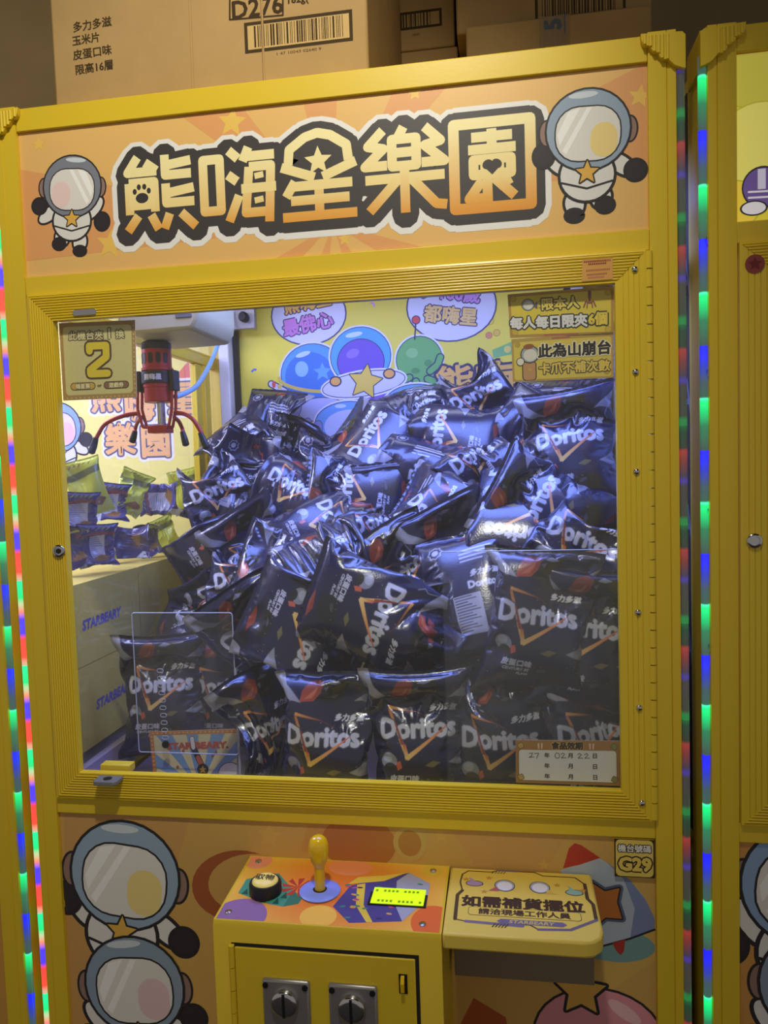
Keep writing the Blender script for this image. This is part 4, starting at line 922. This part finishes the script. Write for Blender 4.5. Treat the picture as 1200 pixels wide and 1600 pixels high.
for x_ in (298, 410):
    p0 = C1(x_, 60)
    tp = MB().tube([(p0[0] / 1000, .0318, ZR), (p0[0] / 1000 + .001, .0318, 2.05)], .0016, 6)
    tp.build('board_crease', M['carton'], cb1, smooth=60)
Y2 = .37
a = at(560, 80, Y2); b = at(711, 80, Y2); zs = at(640, 80, Y2).z
cb2 = carton('shaded carton with a barcode, upper one of two stacked behind the large front carton', a.x - .1, b.x, Y2, Y2 + .3, zs + .001, zs + .2)
carton('lower carton of the shaded stack behind the large front carton', a.x - .1, b.x + .004, Y2, Y2 + .3, ZR - .012, zs)
A = Art(); q0, q1 = P(628, 48, Y2), P(690, 12, Y2)
A.rect(q0[0] - 30, q0[1], q1[0], q1[1], (70, 60, 40)); A.rect(q0[0] - 26, q0[1] + 4, q1[0] - 4, q1[1] - 4, (176, 146, 96)); x = q0[0] - 22
while x < q1[0] - 18: wd = random.choice((1, 1.6, 2.6)); A.rect(x, q0[1] + 4, x + wd, q1[1] - 4, (72, 60, 42)); x += wd + random.choice((1.2, 2, 2.8))
q = P(650, 54, Y2); A.text('10043', q[0], q[1], 5, (90, 76, 50), .2)
A.build('carton_print', front(Y2), (0, -1, 0), M['cartonprint'], cb2)
Y3 = .30
a = at(728, 60, Y3); b = at(1018, 20, Y3); zs = at(870, 24, Y3).z
cb3 = carton("shaded carton with a blue 5 and glossy tape, behind the yellow top rail", a.x, b.x, Y3, Y3 + .3, ZR - .012, zs)
A = Art(); q = P(866, 38, Y3); A.rect(q[0] - 16, ZR * 1000 - 10, q[0] + 16, zs * 1000 - 1, (150, 124, 84)); A.text('5', q[0] - 2, q[1], 32, (60, 82, 120), 3.4, rot=90); A.line([(q[0] + 15, q[1] - 14), (q[0] + 15, q[1] + 14)], 1.6, (60, 82, 120)); A.build('carton_print', front(Y3), (0, -1, 0), M['cartonprint'], cb3)
tpo = MB().box(q[0] / 1000 - .022, q[0] / 1000 + .022, Y3 - .001, Y3, ZR, zs).build('sealing_tape', M['tape'], cb3)
a2 = at(713, 30, Y3 + .02)
cb4 = carton('shaded carton with barcode edge resting on the carton marked with a blue 5', a2.x, b.x + .004, Y3 + .02, Y3 + .32, zs + .001, zs + .22)
A = Art(); q0 = P(836, 15, Y3 + .02); A.rect(q0[0], zs * 1000 + 6, q0[0] + 130, zs * 1000 + 60, (74, 62, 42)); A.rect(q0[0] + 4, zs * 1000 + 10, q0[0] + 126, zs * 1000 + 56, (170, 140, 94)); x = q0[0] + 10
while x < q0[0] + 116: wd = random.choice((1, 1.8, 2.8)); A.rect(x, zs * 1000 + 10, x + wd, zs * 1000 + 56, (72, 60, 42)); x += wd + random.choice((1.2, 2, 2.8))
A.build('carton_print', front(Y3 + .02), (0, -1, 0), M['cartonprint'], cb4)

XF = -.432
zT, zM, zB = atx(125, 912, XF).z, atx(131, 1042, XF).z, 1.058
yS = atx(215, 890, XF).y
for (y0, y1, z0, z1, txt, lab, pxy) in ((-.0 + .012, yS - .001, zM + .001, zT, 1, 'upper pale yellow carton with purple lettering, at the left window edge under the snack packs', (160, 966)),
                              (.012, yS - .001, zB, zM, 1, 'lower pale yellow carton with purple lettering, beside the prize chute floor', (180, 1084)),
                              (yS + .002, yS + .27, zM + .001, zT, 0, 'plain upper pale carton behind the vertical seam, next to the chip bags at left', None),
                              (yS + .002, yS + .27, zB, zM, 0, 'plain lower pale carton in the second column, mostly behind the acrylic guard', None)):
    co = carton(lab, XF - .26, XF, y0, y1, z0, z1, M['cartonside'], 'pale cartons inside the left machine')
    A = Art((y0 * 1000, z0 * 1000, y1 * 1000, z1 * 1000)); A.rect(y0 * 1000, z0 * 1000, y1 * 1000, z1 * 1000, (214, 190, 92)); random.seed(int(z0 * 1000 + y0 * 100))
    for k in range(16):
        yy, z = random.uniform(y0 * 1000 + 10, y1 * 1000 - 10), random.uniform(z0 * 1000 + 12, z1 * 1000 - 12)
        A.ell(yy, z, 11, 7, (222, 200, 110), random.uniform(0, 180)); A.ell(yy, z, 8.5, 5, (214, 190, 94), random.uniform(0, 180))
    if pxy:
        p = atx(*pxy, XF); A.text('STARBEARY', p.y * 1000, p.z * 1000, 21, (86, 78, 168), 2.2, shear=.15, sx=1.05)
    A.build('carton_print', lambda x, y: (XF, x / 1000, y / 1000), (1, 0, 0), M['cartonprint'], co)

# ------------------------------------------------------------------ foil bags: a small cloth solver inflates each shape
def sim_bag(seed, W=.15, H=.21, nf=32, nv=46, steps=130, iters=10, pres=.2, dents=6, deep=.02, squeeze=1, stiff=.04):
    rng = np.random.default_rng(seed); N = 2 * nf; du = W / nf; dv = H / (nv - 1); th = np.arange(N)
    u = np.where(th <= nf, th * du, (2 * nf - th) * du) - W / 2
    Q0 = np.zeros((nv, N, 3)); Q0[:, :, 0] = u[None]; Q0[:, :, 2] = (np.arange(nv) * dv - H / 2)[:, None]
    side = np.where((th > 0) & (th < nf), -1, np.where(th > nf, 1, 0))
    prof = np.sin(np.pi * np.clip((np.arange(nv) - 2) / (nv - 5), 0, 1)) ** .6
    Pp = Q0.copy(); Pp[:, :, 1] = side[None] * (.012 * prof[:, None] * np.sin(np.pi * (u + W / 2) / W)[None])
    Pp += rng.normal(0, .0006, Pp.shape); mir = (2 * nf - th) % N
    def weld(p):
        for r in (0, 1, nv - 2, nv - 1): p[r] = .5 * (p[r] + p[r][mir])
    weld(Pp); V = np.zeros_like(Pp)
    def pj(p, A, B, rest, k, mn=False):
        a = p[A]; b = p[B]; d = b - a; L = np.sqrt((d * d).sum(-1)) + 1e-9; c = (L - rest) / L * .5 * k
        if mn: c = np.where(L < rest, c, 0)
        d *= c[..., None]; p[A] = a + d; p[B] = b - d
    idx = np.arange(N); nx = (idx + 1) % N; rows = np.arange(nv); ev, od = slice(0, None, 2), slice(1, None, 2); al = slice(None)
    cu = [((al, idx[s]), (al, nx[s])) for s in (ev, od)]
    cv = [((rows[:-1][s],), (rows[1:][s],)) for s in (ev, od)]
    dg = [(np.ix_(rows[:-1][s], idx), np.ix_(rows[:-1][s] + 1, (idx + q) % N)) for q in (1, -1) for s in (ev, od)]
    bu = [((al, a), (al, (a + 2) % N)) for a in (idx[(idx // 2) % 2 == 0], idx[(idx // 2) % 2 == 1])]
    bv = [((rows[:-2][(rows[:-2] // 2) % 2 == k],), (rows[:-2][(rows[:-2] // 2) % 2 == k] + 2,)) for k in (0, 1)]
    dd = math.hypot(du, dv); D = []
    for i in range(dents):
        d = np.array([rng.normal(0, .7), rng.choice([-1, 1]), rng.normal(0, .5)]); d /= np.linalg.norm(d)
        D.append((np.array([rng.uniform(-.5, .5) * W, 0, rng.uniform(-.45, .45) * H]), d, rng.uniform(.02, .06), rng.uniform(.004, deep)))
    qa = rng.uniform(0, math.pi, 1); bend = rng.normal(0, 1.6, 2); w = np.linspace(-1, 1, nv)[:, None]
    for st in range(steps):
        f = (st + 1) / steps
        a = Pp[:, nx] - Pp[:, (idx - 1) % N]; b = np.empty_like(Pp); b[1:-1] = Pp[2:] - Pp[:-2]; b[0] = Pp[1] - Pp[0]; b[-1] = Pp[-1] - Pp[-2]
        n = np.cross(a, b); n /= np.sqrt((n * n).sum(-1, keepdims=True)) + 1e-9
        Fo = n * (.00028 * pres * min(1, st / 30)); Fo[[0, 1, -2, -1]] = 0
        Fo[..., 1] += (bend[0] * np.clip(w - .55, 0, 1) + bend[1] * np.clip(-w - .55, 0, 1)) * .00022
        V = (V + Fo) * .93; Q = Pp + V
        for it in range(iters):
            for A, B in cu: pj(Q, A, B, du, 1)
            for A, B in cv: pj(Q, A, B, dv, 1)
            for A, B in dg: pj(Q, A, B, dd, .6)
            for A, B in bu: pj(Q, A, B, 2 * du, stiff, True)
            for A, B in bv: pj(Q, A, B, 2 * dv, stiff, True)
            weld(Q)
        if squeeze < 1:         # neighbours press the bag's outline in from a slanted direction
            k = 1 - (1 - squeeze) * min(1, f * 1.25); a_ = qa[0]
            p_ = Q[..., 0] * math.cos(a_) + Q[..., 2] * math.sin(a_); r_ = -Q[..., 0] * math.sin(a_) + Q[..., 2] * math.cos(a_)
            lp = k * (W / 2 * abs(math.cos(a_)) + H / 2 * abs(math.sin(a_))); lr = (k * .5 + .5) * (W / 2 * abs(math.sin(a_)) + H / 2 * abs(math.cos(a_)))
            p2 = np.clip(p_, -lp, lp); r2 = np.clip(r_, -lr, lr)
            Q[..., 0] = p2 * math.cos(a_) - r2 * math.sin(a_); Q[..., 2] = p2 * math.sin(a_) + r2 * math.cos(a_)
        for c0_, d, R, dep in D:
            c = c0_ + d * (R + .045 * (1 - f) + .026 - dep); v = Q - c; L = np.sqrt((v * v).sum(-1)) + 1e-9; m = L < R
            Q[m] = c + v[m] / L[m][:, None] * R
        yf, yb = Q[:, 1:nf, 1], Q[:, :nf:-1, 1]; md = .5 * (yf + yb); bad = yf > yb - .0012
        Q[:, 1:nf, 1] = np.where(bad, md - .0006, yf); Q[:, :nf:-1, 1] = np.where(bad, md + .0006, yb)
        V = Q - Pp; V *= np.minimum(1, .004 / (np.sqrt((V * V).sum(-1, keepdims=True)) + 1e-9)); Pp = Q
    Pp -= Pp.mean((0, 1)); U, S, Vt = np.linalg.svd(Pp.reshape(-1, 3).T @ Q0.reshape(-1, 3))
    return Pp @ (U @ np.diag([1, 1, np.sign(np.linalg.det(U @ Vt))]) @ Vt)
def upsample(p, k):
    def cr(a, b, c, d, t): return .5 * (2 * b + (c - a) * t + (2 * a - 5 * b + 4 * c - d) * t * t + (3 * b - a - 3 * c + d) * t ** 3)
    nv, N, _ = p.shape; ts = np.arange(k) / k
    o = np.stack([cr(np.roll(p, 1, 1), p, np.roll(p, -1, 1), np.roll(p, -2, 1), t) for t in ts], 2).reshape(nv, N * k, 3)
    q = np.concatenate([2 * o[:1] - o[1:2], o, 2 * o[-1:] - o[-2:-1]], 0)
    r = np.stack([cr(q[:-3], q[1:-2], q[2:-1], q[3:], t) for t in ts], 1).reshape((nv - 1) * k, N * k, 3)
    return np.concatenate([r, o[-1:]], 0)
def grid_mesh(name, V, Cc, r0, r1, m):
    nv, N, _ = V.shape; v = V[r0:r1 + 1].reshape(-1, 3); n = r1 - r0 + 1
    r = np.arange(n - 1)[:, None] * N; c = np.arange(N)[None]; c2 = (c + 1) % N
    Fc = np.stack([r + c, r + c2, r + N + c2, r + N + c], -1).reshape(-1, 4).astype(np.int32)
    me = bpy.data.meshes.new(name); me.vertices.add(len(v)); me.vertices.foreach_set('co', v.astype(np.float32).ravel())
    me.loops.add(Fc.size); me.loops.foreach_set('vertex_index', Fc.ravel()); me.polygons.add(len(Fc))
    me.polygons.foreach_set('loop_start', np.arange(0, Fc.size, 4, dtype=np.int32)); me.polygons.foreach_set('use_smooth', np.ones(len(Fc), bool))
    me.update(calc_edges=True); a = me.color_attributes.new('Col', 'FLOAT_COLOR', 'POINT')
    cc = Cc[r0:r1 + 1].reshape(-1, 3); a.data.foreach_set('color', np.concatenate([cc, np.ones((len(cc), 1))], 1).astype(np.float32).ravel())
    me.materials.append(m); return me
def pouch_meshes(prefix, seed, art_f, art_b, W, H, k, m, seal=8, **kw):
    p = upsample(sim_bag(seed, W, H, **kw), k); nv, N, _ = p.shape
    def samp(img, uu, vv):
        ny, nx = img.shape[:2]; x = np.clip(uu * (nx - 1), 0, nx - 1.001); y = np.clip(vv * (ny - 1), 0, ny - 1.001); x0 = x.astype(int); y0 = y.astype(int); fx = (x - x0)[..., None]; fy = (y - y0)[..., None]
        return (img[y0, x0] * (1 - fx) + img[y0, x0 + 1] * fx) * (1 - fy) + (img[y0 + 1, x0] * (1 - fx) + img[y0 + 1, x0 + 1] * fx) * fy
    th = np.arange(N) / N * 2; vv = np.repeat((np.arange(nv) / (nv - 1))[:, None], N, 1)
    fu = np.repeat(np.clip(th, 0, 1)[None], nv, 0); bu = np.repeat(np.clip(th - 1, 0, 1)[None], nv, 0)
    Cc = np.where((th <= 1)[None, :, None], samp(art_f, fu, vv), samp(art_b, bu, vv))
    return [grid_mesh('bag_body', p, Cc, seal, nv - 1 - seal, m), grid_mesh('top_seal', p, Cc, nv - 1 - seal, nv - 1, m), grid_mesh('bottom_seal', p, Cc, 0, seal, m)]

NAVY = (15, 20, 62)
def fire(A, a, b, wa, wb, ca, cb_):
    a = np.array(a, float); b = np.array(b, float); d = b - a; nr = np.array((-d[1], d[0])) / math.hypot(*d)
    la, lb = np.array(lin(ca)), np.array(lin(cb_)); L = math.hypot(*d)
    A.poly([a + nr * wa / 2, a - nr * wa / 2, b - nr * wb / 2, b + nr * wb / 2], lambda x, y: la + (lb - la) * min(1, max(0, ((x - a[0]) * d[0] + (y - a[1]) * d[1]) / L / L)))
A = Art()
SH_ = (150, 150, 158)
A.poly([(-76, 106), (-76, 78), (-62, 70), (-46, 60), (-30, 57), (-40, 68), (-52, 80), (-62, 106)], SH_); A.poly([(76, 90), (76, 64), (62, 61), (50, 64), (40, 62), (52, 72), (64, 78)], SH_)
A.line([(-64, 70), (-60, 56), (-64, 50), (-58, 42)], 1.4, (130, 130, 138)); A.line([(60, 62), (56, 52), (61, 45)], 1.2, (130, 130, 138))
A.poly([(-32, 58), (-14, 60), (-6, 70), (-2, 84), (-10, 92), (-22, 86), (-30, 72)], lambda x, y: np.array(lin((176, 70, 52))) * (1 - (y - 58) / 44) + np.array(lin((40, 18, 18))) * ((y - 58) / 44)); A.poly([(-26, 62), (-16, 64), (-11, 73), (-10, 78)], (196, 104, 74)); A.poly([(-12, 62), (8, 58), (26, 66), (30, 82), (16, 94), (0, 88), (-2, 74)], (10, 10, 14))
A.poly([(2, 84), (10, 90), (20, 86), (12, 83)], (120, 122, 134)); A.poly([(6, 66), (14, 64), (20, 70), (12, 69)], (70, 66, 78)); A.poly([(-2, 78), (2, 72), (4, 80)], (90, 90, 100))
fire(A, (-36, 40), (-14, -21), 3.2, 5.0, (206, 120, 60), (240, 200, 110)); fire(A, (-37, 43), (-2, 36), 4.2, .8, (232, 160, 84), (150, 60, 40)); fire(A, (-2, 36), (20, 26), .8, .4, (150, 60, 40), (70, 30, 30))
A.text('Doritos', 0, 16, 34.5, (206, 206, 214), 3.0, sx=.91, outline=(66, 66, 74), ow=1.5)
A.poly([(-30, 24), (-27, 22), (-18, -4), (-22, -4)], (150, 52, 44)); fire(A, (-16, -21), (36, 16), 6.2, 1.4, (244, 204, 110), (226, 96, 62)); fire(A, (-18, -4), (-15, -22), 4, 5, (206, 90, 60), (246, 210, 120))
A.text('多力多滋', 36, 41, 9.6, (226, 226, 230), .9, shear=.25)
A.ell(-40, -24, 11.5, 10, (140, 142, 148)); A.ell(-42, -21, 7, 5.4, (176, 178, 184), 15); A.ell(-38, -32, 8, 5, (28, 28, 32)); A.poly([(-30, -26), (-24, -24), (-22, -32), (-28, -36)], (206, 96, 66))
A.text('皮蛋口味', -20, -46, 9.2, (206, 206, 212), .7, shear=.12); A.text('CENTURY EGG', -18, -54, 5, (196, 196, 202), .5, shear=.25, sx=1.1); A.text('FLAVOR', -9, -60, 5, (196, 196, 202), .5, shear=.25, sx=1.1)
A.poly([(76, 0), (62, -12), (48, -22), (36, -28), (50, -33), (64, -34), (76, -40)], SH_)
A.poly([(76, -106), (76, -84), (62, -90), (54, -106)], SH_)
A.ell(14, -58, 20, 15, (20, 22, 36), 10); A.poly([(6, -30), (16, -25), (26, -27), (16, -33)], (120, 110, 70)); A.ell(10, -53, 6, 2.5, (70, 72, 84), 20); A.poly([(-4, -84), (20, -78), (36, -86), (16, -92)], (140, 54, 44))
for k in range(26): random.seed(100 + k); A.ell(random.uniform(-60, 60), random.uniform(-80, 90), .5, .5, (170, 170, 176))
def ss(A_, w, h, nx, ny): return A_.raster(-w / 2, -h / 2, w / 2, h / 2, nx * 2, ny * 2, NAVY).reshape(ny, 2, nx, 2, 3).mean((1, 3))
ART_F = ss(A, 150, 210, 300, 420)
A = Art()
A.poly([(-76, 30), (-76, 4), (-52, 10), (-40, 20), (-56, 26)], SH_); A.poly([(76, 106), (56, 106), (60, 90), (76, 80)], SH_)
A.rect(-30, -62, 8, -8, (170, 170, 180))
for k in range(13): A.rect(-28, -58 + k * 3.9, -28 + 34 * (.5 + .5 * ((k * 37) % 10) / 10), -56.6 + k * 3.9, (70, 72, 86))
for k in range(16): A.rect(18 + k * 2.1, -60, 18 + k * 2.1 + (.7 if k % 3 else 1.5), -40, (190, 190, 198))
for k, wd in enumerate((44, 52, 48, 30)): A.line([(-10, 58 - k * 6), (-10 + wd, 58 - k * 6)], 2.6, (176, 176, 184))
A.text('多力多滋', 20, 20, 10, (206, 206, 212), .9, shear=.2); A.text('Doritos', 16, 4, 14, (206, 206, 212), 1.6)
A.poly(Art.st(-44, 70, 12, 0, .8, 8), (150, 150, 160)); A.poly(Art.st(-44, 70, 9.6, 0, .8, 8), NAVY); A.ell(-44, 70, 5, 5, (170, 170, 178))
A.poly([(-10, 88), (4, 92), (14, 84), (8, 80), (-8, 82)], (138, 52, 42)); A.line([(40, -20), (58, -20), (49, -4), (40, -20)], 1.4, (180, 180, 188))
ART_B = ss(A, 150, 210, 300, 420)
M['foil'] = print_mat('printed_foil', .25, .9, .2, (420, .12))
VAR = [(11, .08, 6, .020, .86, .03), (1, .17, 4, .012, .96, .04), (22, .05, 8, .026, .80, .02), (5, .13, 5, .016, .93, .04), (7, .09, 5, .022, .84, .02), (31, .04, 7, .028, .78, .02), (4, .08, 7, .022, .85, .02), (45, .06, 8, .026, .82, .02), (52, .15, 5, .014, .95, .04), (63, .04, 7, .028, .76, .02)]
BAGS = [pouch_meshes('bag', s, ART_F, ART_B, .15, .21, 6, M['foil'], seal=9, pres=p, dents=d, deep=dp, squeeze=q, stiff=sf) for s, p, d, dp, q, sf in VAR]
def place(name, cat, meshes, loc, roll, tilt, yaw, label, group, scale=1, flip=False):
    o = thing(name, label, cat, loc, group)
    o.rotation_euler = (Matrix.Rotation(math.radians(yaw), 3, 'Z') @ Matrix.Rotation(math.radians(-tilt), 3, 'X') @ Matrix.Rotation(math.radians(-roll), 3, 'Y') @ Matrix.Rotation(math.pi if flip else 0, 3, 'Z')).to_euler()
    o.scale = (scale,) * 3
    for n, me in zip(('bag_body', 'top_seal', 'bottom_seal'), meshes):
        c = bpy.data.objects.new(n, me); COL.objects.link(c); c.parent = o
    return o
#BAGLIST
def coords(me):
    a = np.empty(len(me.vertices) * 3, np.float32); me.vertices.foreach_get('co', a); return a.reshape(-1, 3)[::9]
VCO = [np.concatenate([coords(m_) for m_ in b]) for b in BAGS]
G_ = 'black chip bags heaped in the machine'
HEAP = [
 # px, py, depth, roll, tilt, yaw, shape, back, label
 # -- bottom row
 (256, 1082, .20, 1, 2, 12, 3, 0, 'black chip bag upright behind the clear slotted acrylic guard, its whole white lettering showing'),
 (357, 1080, .25, -1, 3, 8, 4, 0, "black chip bag upright, second from left at the bottom, lettering cut off by a neighbour"),
 (412, 1150, .13, 6, 0, 62, 6, 0, "black chip bag turned sideways at the bottom, grey flank, right of the slotted guard"),
 (512, 1158, .085, -3, 2, 0, 4, 0, 'black chip bag upright in the bottom row, first of the front row left of centre'),
 (655, 1152, .075, 2, 2, 4, 3, 0, 'black chip bag upright at the bottom centre, its whole white lettering facing the window'),
 (782, 1165, .08, 3, 0, -4, 8, 0, 'black chip bag upright at the bottom, left of the expiry-date card'),
 (915, 1150, .09, 4, 2, 20, 4, 0, 'black chip bag upright at the bottom right, mostly behind the expiry-date card'),
 # -- wall against the window
 (838, 975, .075, -8, 4, 0, 4, 0, 'large upright chip bag pressed to the window at lower right, above the date card'),
 (952, 1000, .085, -8, 3, 6, 3, 0, 'upright chip bag at the right window edge, only the first letters visible'),
 (735, 1010, .14, 25, 8, -12, 7, 1, 'dark chip bag seen from behind, left of the large upright bag at lower right'),
 (585, 960, .10, -112, 10, 0, 8, 0, 'chip bag lying with lettering running downwards, in the middle just above the bottom row'),
 (478, 985, .13, -116, 8, 12, 0, 0, "chip bag tipped over, flavour text to the upper left, above the bottom row left"),
 (650, 1010, .13, 58, 5, -10, 2, 1, 'dark chip bag with its back out, directly above the upright bottom centre bag'),
 (402, 990, .21, 38, 12, 8, 9, 0, 'crumpled chip bag with a grey-white torn-shell corner, above the sideways bottom bag'),
 (890, 1070, .17, 15, 3, 0, 6, 1, 'dark chip bag seen from behind in the gap above the expiry-date card'),
 # -- left slope
 (300, 955, .33, -78, 20, 10, 2, 0, "chip bag with lettering turned sideways, lowest at the heap's left edge above the guard"),
 (318, 868, .38, -62, 22, 16, 0, 0, 'chip bag leaning left with half its lettering showing, beside the pale cartons'),
 (405, 868, .34, 34, 26, 4, 5, 0, 'chip bag on the left slope, between the bag beside the cartons and the heap middle'),
 (315, 785, .44, 20, 24, 18, 7, 0, 'chip bag at the far left of the heap next to the yellow-green snack packs'),
 (372, 752, .47, -20, 24, 10, 8, 1, 'chip bag with its back out, under the tip of the claw arm at right'),
 (456, 782, .40, -26, 24, 8, 1, 0, 'chip bag with white lettering sloping down to the right, left of the heap middle'),
 (352, 705, .54, 42, 16, 14, 9, 1, 'purplish dark chip bag with back out, topmost at the left end of the heap'),
 (420, 672, .57, -10, 34, 4, 6, 1, "dark chip bag lying on the heap's top left, below the red and white rocket"),
 (462, 702, .55, -30, 24, -8, 2, 1, 'chip bag with a white label patch, right of the one lying on the top left'),
 (455, 900, .27, 72, 24, 0, 4, 0, 'chip bag with flavour text turned upward, above the tipped-over bag at left'),
 (385, 925, .30, 8, 30, 6, 7, 0, 'chip bag half buried on the left slope just above the grey-white torn-shell corner'),
 # -- middle
 (560, 772, .40, 82, 18, 4, 3, 0, 'chip bag in the heap middle whose lettering stands straight up'),
 (588, 692, .46, 58, 30, 0, 0, 0, 'chip bag below the blue banner globes, lettering climbing to the right'),
 (510, 830, .34, -64, 26, 8, 8, 0, 'chip bag left of the heap centre with lettering running downwards right'),
 (590, 850, .28, 16, 34, 0, 2, 0, 'chip bag at the heap centre with a grey shell patch and an egg print'),
 (645, 748, .40, -18, 20, -6, 5, 1, 'dark chip bag with back out, right of the bag with straight-up lettering'),
 (520, 735, .48, 12, 24, 6, 7, 1, 'dark chip bag in shade, left of the bag with straight-up lettering'),
 (640, 895, .20, 48, 36, -8, 9, 0, 'chip bag right of centre, folded open just above the dark bag over the bottom row'),
 (668, 830, .29, -46, 28, -6, 4, 0, 'chip bag right of the heap centre, shell print toward the viewer'),
 (530, 905, .19, -150, 24, 6, 6, 0, 'chip bag upside down above the bag whose lettering runs downwards'),
 (604, 800, .36, 4, 40, 0, 5, 0, 'chip bag lying nearly flat in the heap middle, lettering foreshortened'),
 # -- top and right
 (655, 650, .52, 20, 26, -4, 9, 1, 'dark chip bag on the top of the heap under the green banner globe'),
 (700, 685, .46, 84, 20, -6, 8, 0, "chip bag near the heap's top with lettering on end, right of the green globe"),
 (752, 634, .52, 24, 10, -10, 7, 0, 'chip bag sticking up highest of the whole heap, pointed corner against the banner'),
 (808, 690, .44, -34, 24, -8, 6, 1, 'plain dark chip bag with back out, sloping down left of the upright top right bag'),
 (748, 742, .36, 38, 26, -4, 2, 0, 'chip bag below the highest one, lettering rising to the right'),
 (866, 668, .52, 12, 18, -16, 7, 0, 'chip bag with red and white tips at the back, below the yellow notices'),
 (938, 655, .47, -4, 14, -14, 5, 1, 'chip bag at the back right with pale label patch, just under the notice corner'),
 (908, 705, .26, 8, 12, -8, 3, 0, "upright chip bag at the heap's upper right, large lettering cut by the frame"),
 (940, 800, .20, 62, 16, -6, 3, 0, 'chip bag at the right frame, turned so its lettering climbs, middle height of the heap'),
 (810, 760, .33, -10, 30, -4, 8, 0, 'chip bag right of centre under the sloping plain dark one'),
 (815, 835, .19, 172, 40, -4, 0, 0, 'large chip bag upside down on the right slope with a wide white shell patch'),
 (722, 872, .21, 30, 34, -4, 5, 0, 'chip bag left of the large upside-down one, red chip print outward'),
 (900, 868, .15, -28, 30, -8, 7, 0, 'chip bag below the right frame bag, a red chip print at its corner'),
 (700, 805, .31, 64, 28, -4, 3, 1, 'dark chip bag with back out, between heap centre and the right slope'),
 (860, 770, .27, -60, 22, -8, 9, 1, 'dark chip bag with back out, wedged left of the right frame bag'),
 (745, 930, .15, 14, 30, -6, 4, 1, 'dark chip bag with back out, shelf-like above the back-out bag at lower right'),
]
for px, py, Y, roll, tilt, yaw, var, bk, lab in HEAP:
    o = place('chip_bag', 'chip bag', BAGS[var], at(px, py, Y), roll, tilt, yaw, lab, G_, 1, bool(bk))
    q = np.concatenate([VCO[var] @ np.array(o.rotation_euler.to_matrix()).T + np.array(o.location)]); lo, hi = q.min(0), q.max(0)      # keep it inside the cabinet
    o.location.x += max(0, -.389 - lo[0]) + min(0, .389 - hi[0]); o.location.y += max(0, .007 - lo[1]) + min(0, .655 - hi[1]); o.location.z += max(0, 1.0085 - lo[2])

# snack packs seen through the left side glass
LIME = (206, 216, 70)
def snack_art(bg, stripe, lab):
    A = Art()
    if lab: A.rect(-36, -40, 20, 34, (206, 208, 226)); [A.rect(-33, -36 + k * 5, -33 + 30 + (k * 17) % 20, -34 + k * 5, (120, 120, 150)) for k in range(13)]
    A.poly([(-52, 20), (52, 34), (52, 50), (-52, 36)], stripe); A.poly([(-20, -40), (10, -22), (34, -34), (20, -50)], (150, 110, 60)); A.poly([(-52, -72), (-52, -30), (-30, -50), (-34, -72)], (190, 196, 210))
    for k in range(5): A.line([(-30 + k * 12, 54 + (k % 2) * 3), (-24 + k * 12, 60)], 2, (150, 60, 50) if bg == LIME else LIME)
    return A.raster(-52, -72, 52, 72, 104, 144, bg)
M['wrapper'] = print_mat('snack_wrapper', .28, .6, .3)
S1 = snack_art(LIME, (120, 130, 60), 0); S2 = snack_art((62, 50, 110), LIME, 0); S3 = snack_art((70, 64, 130), (150, 70, 60), 1)
SN = [pouch_meshes('snack', 81 + i, a_, a_, .10, .14, 3, M['wrapper'], seal=6, pres=.12, dents=6, deep=.016, squeeze=.86, steps=110) for i, a_ in enumerate((S1, S2, S3, S1))]
for px, py, X, roll, yaw, v, sc_, lab in (
    (136, 762, -.50, 14, 40, 0, .72, 'yellow-green snack pack at the left window edge, on the upper layer'),
    (126, 800, -.49, -4, 40, 2, .62, 'small lilac snack pack tucked under the yellow-green one at the window edge'),
    (174, 785, -.52, -8, 44, 2, .68, 'lilac snack pack with a small print label between two yellow-green ones'),
    (206, 770, -.50, -24, 46, 3, .70, 'yellow-green snack pack leaning right, second of the upper layer'),
    (246, 780, -.49, 88, 40, 2, .72, 'snack pack lying on its side with a wide white ingredients label'),
    (290, 768, -.48, 10, 40, 0, .70, 'yellow-green snack pack directly left of the chip heap, upper layer'),
    (264, 716, -.56, -72, 40, 3, .86, 'yellow-green snack pack lying highest of all, beneath the claw'),
    (118, 852, -.49, 4, 44, 1, .68, 'dark purple snack pack at the left window edge, on the lower layer'),
    (152, 852, -.47, -2, 44, 2, .68, 'snack pack standing upright with a tall white label, lower layer at left'),
    (196, 846, -.49, 84, 44, 1, .70, 'dark purple snack pack with a yellow-green stripe, lying on the lower layer'),
    (232, 842, -.48, 10, 42, 1, .62, 'dark purple snack pack standing left of the yellow-green one on the lower layer'),
    (258, 838, -.48, 20, 40, 3, .66, 'yellow-green snack pack on the lower layer beside the chip heap'),
):
    place('snack_pack', 'snack pack', SN[v], atx(px, py, X), roll, 4, yaw, lab, 'snack packs behind the left side glass', sc_)
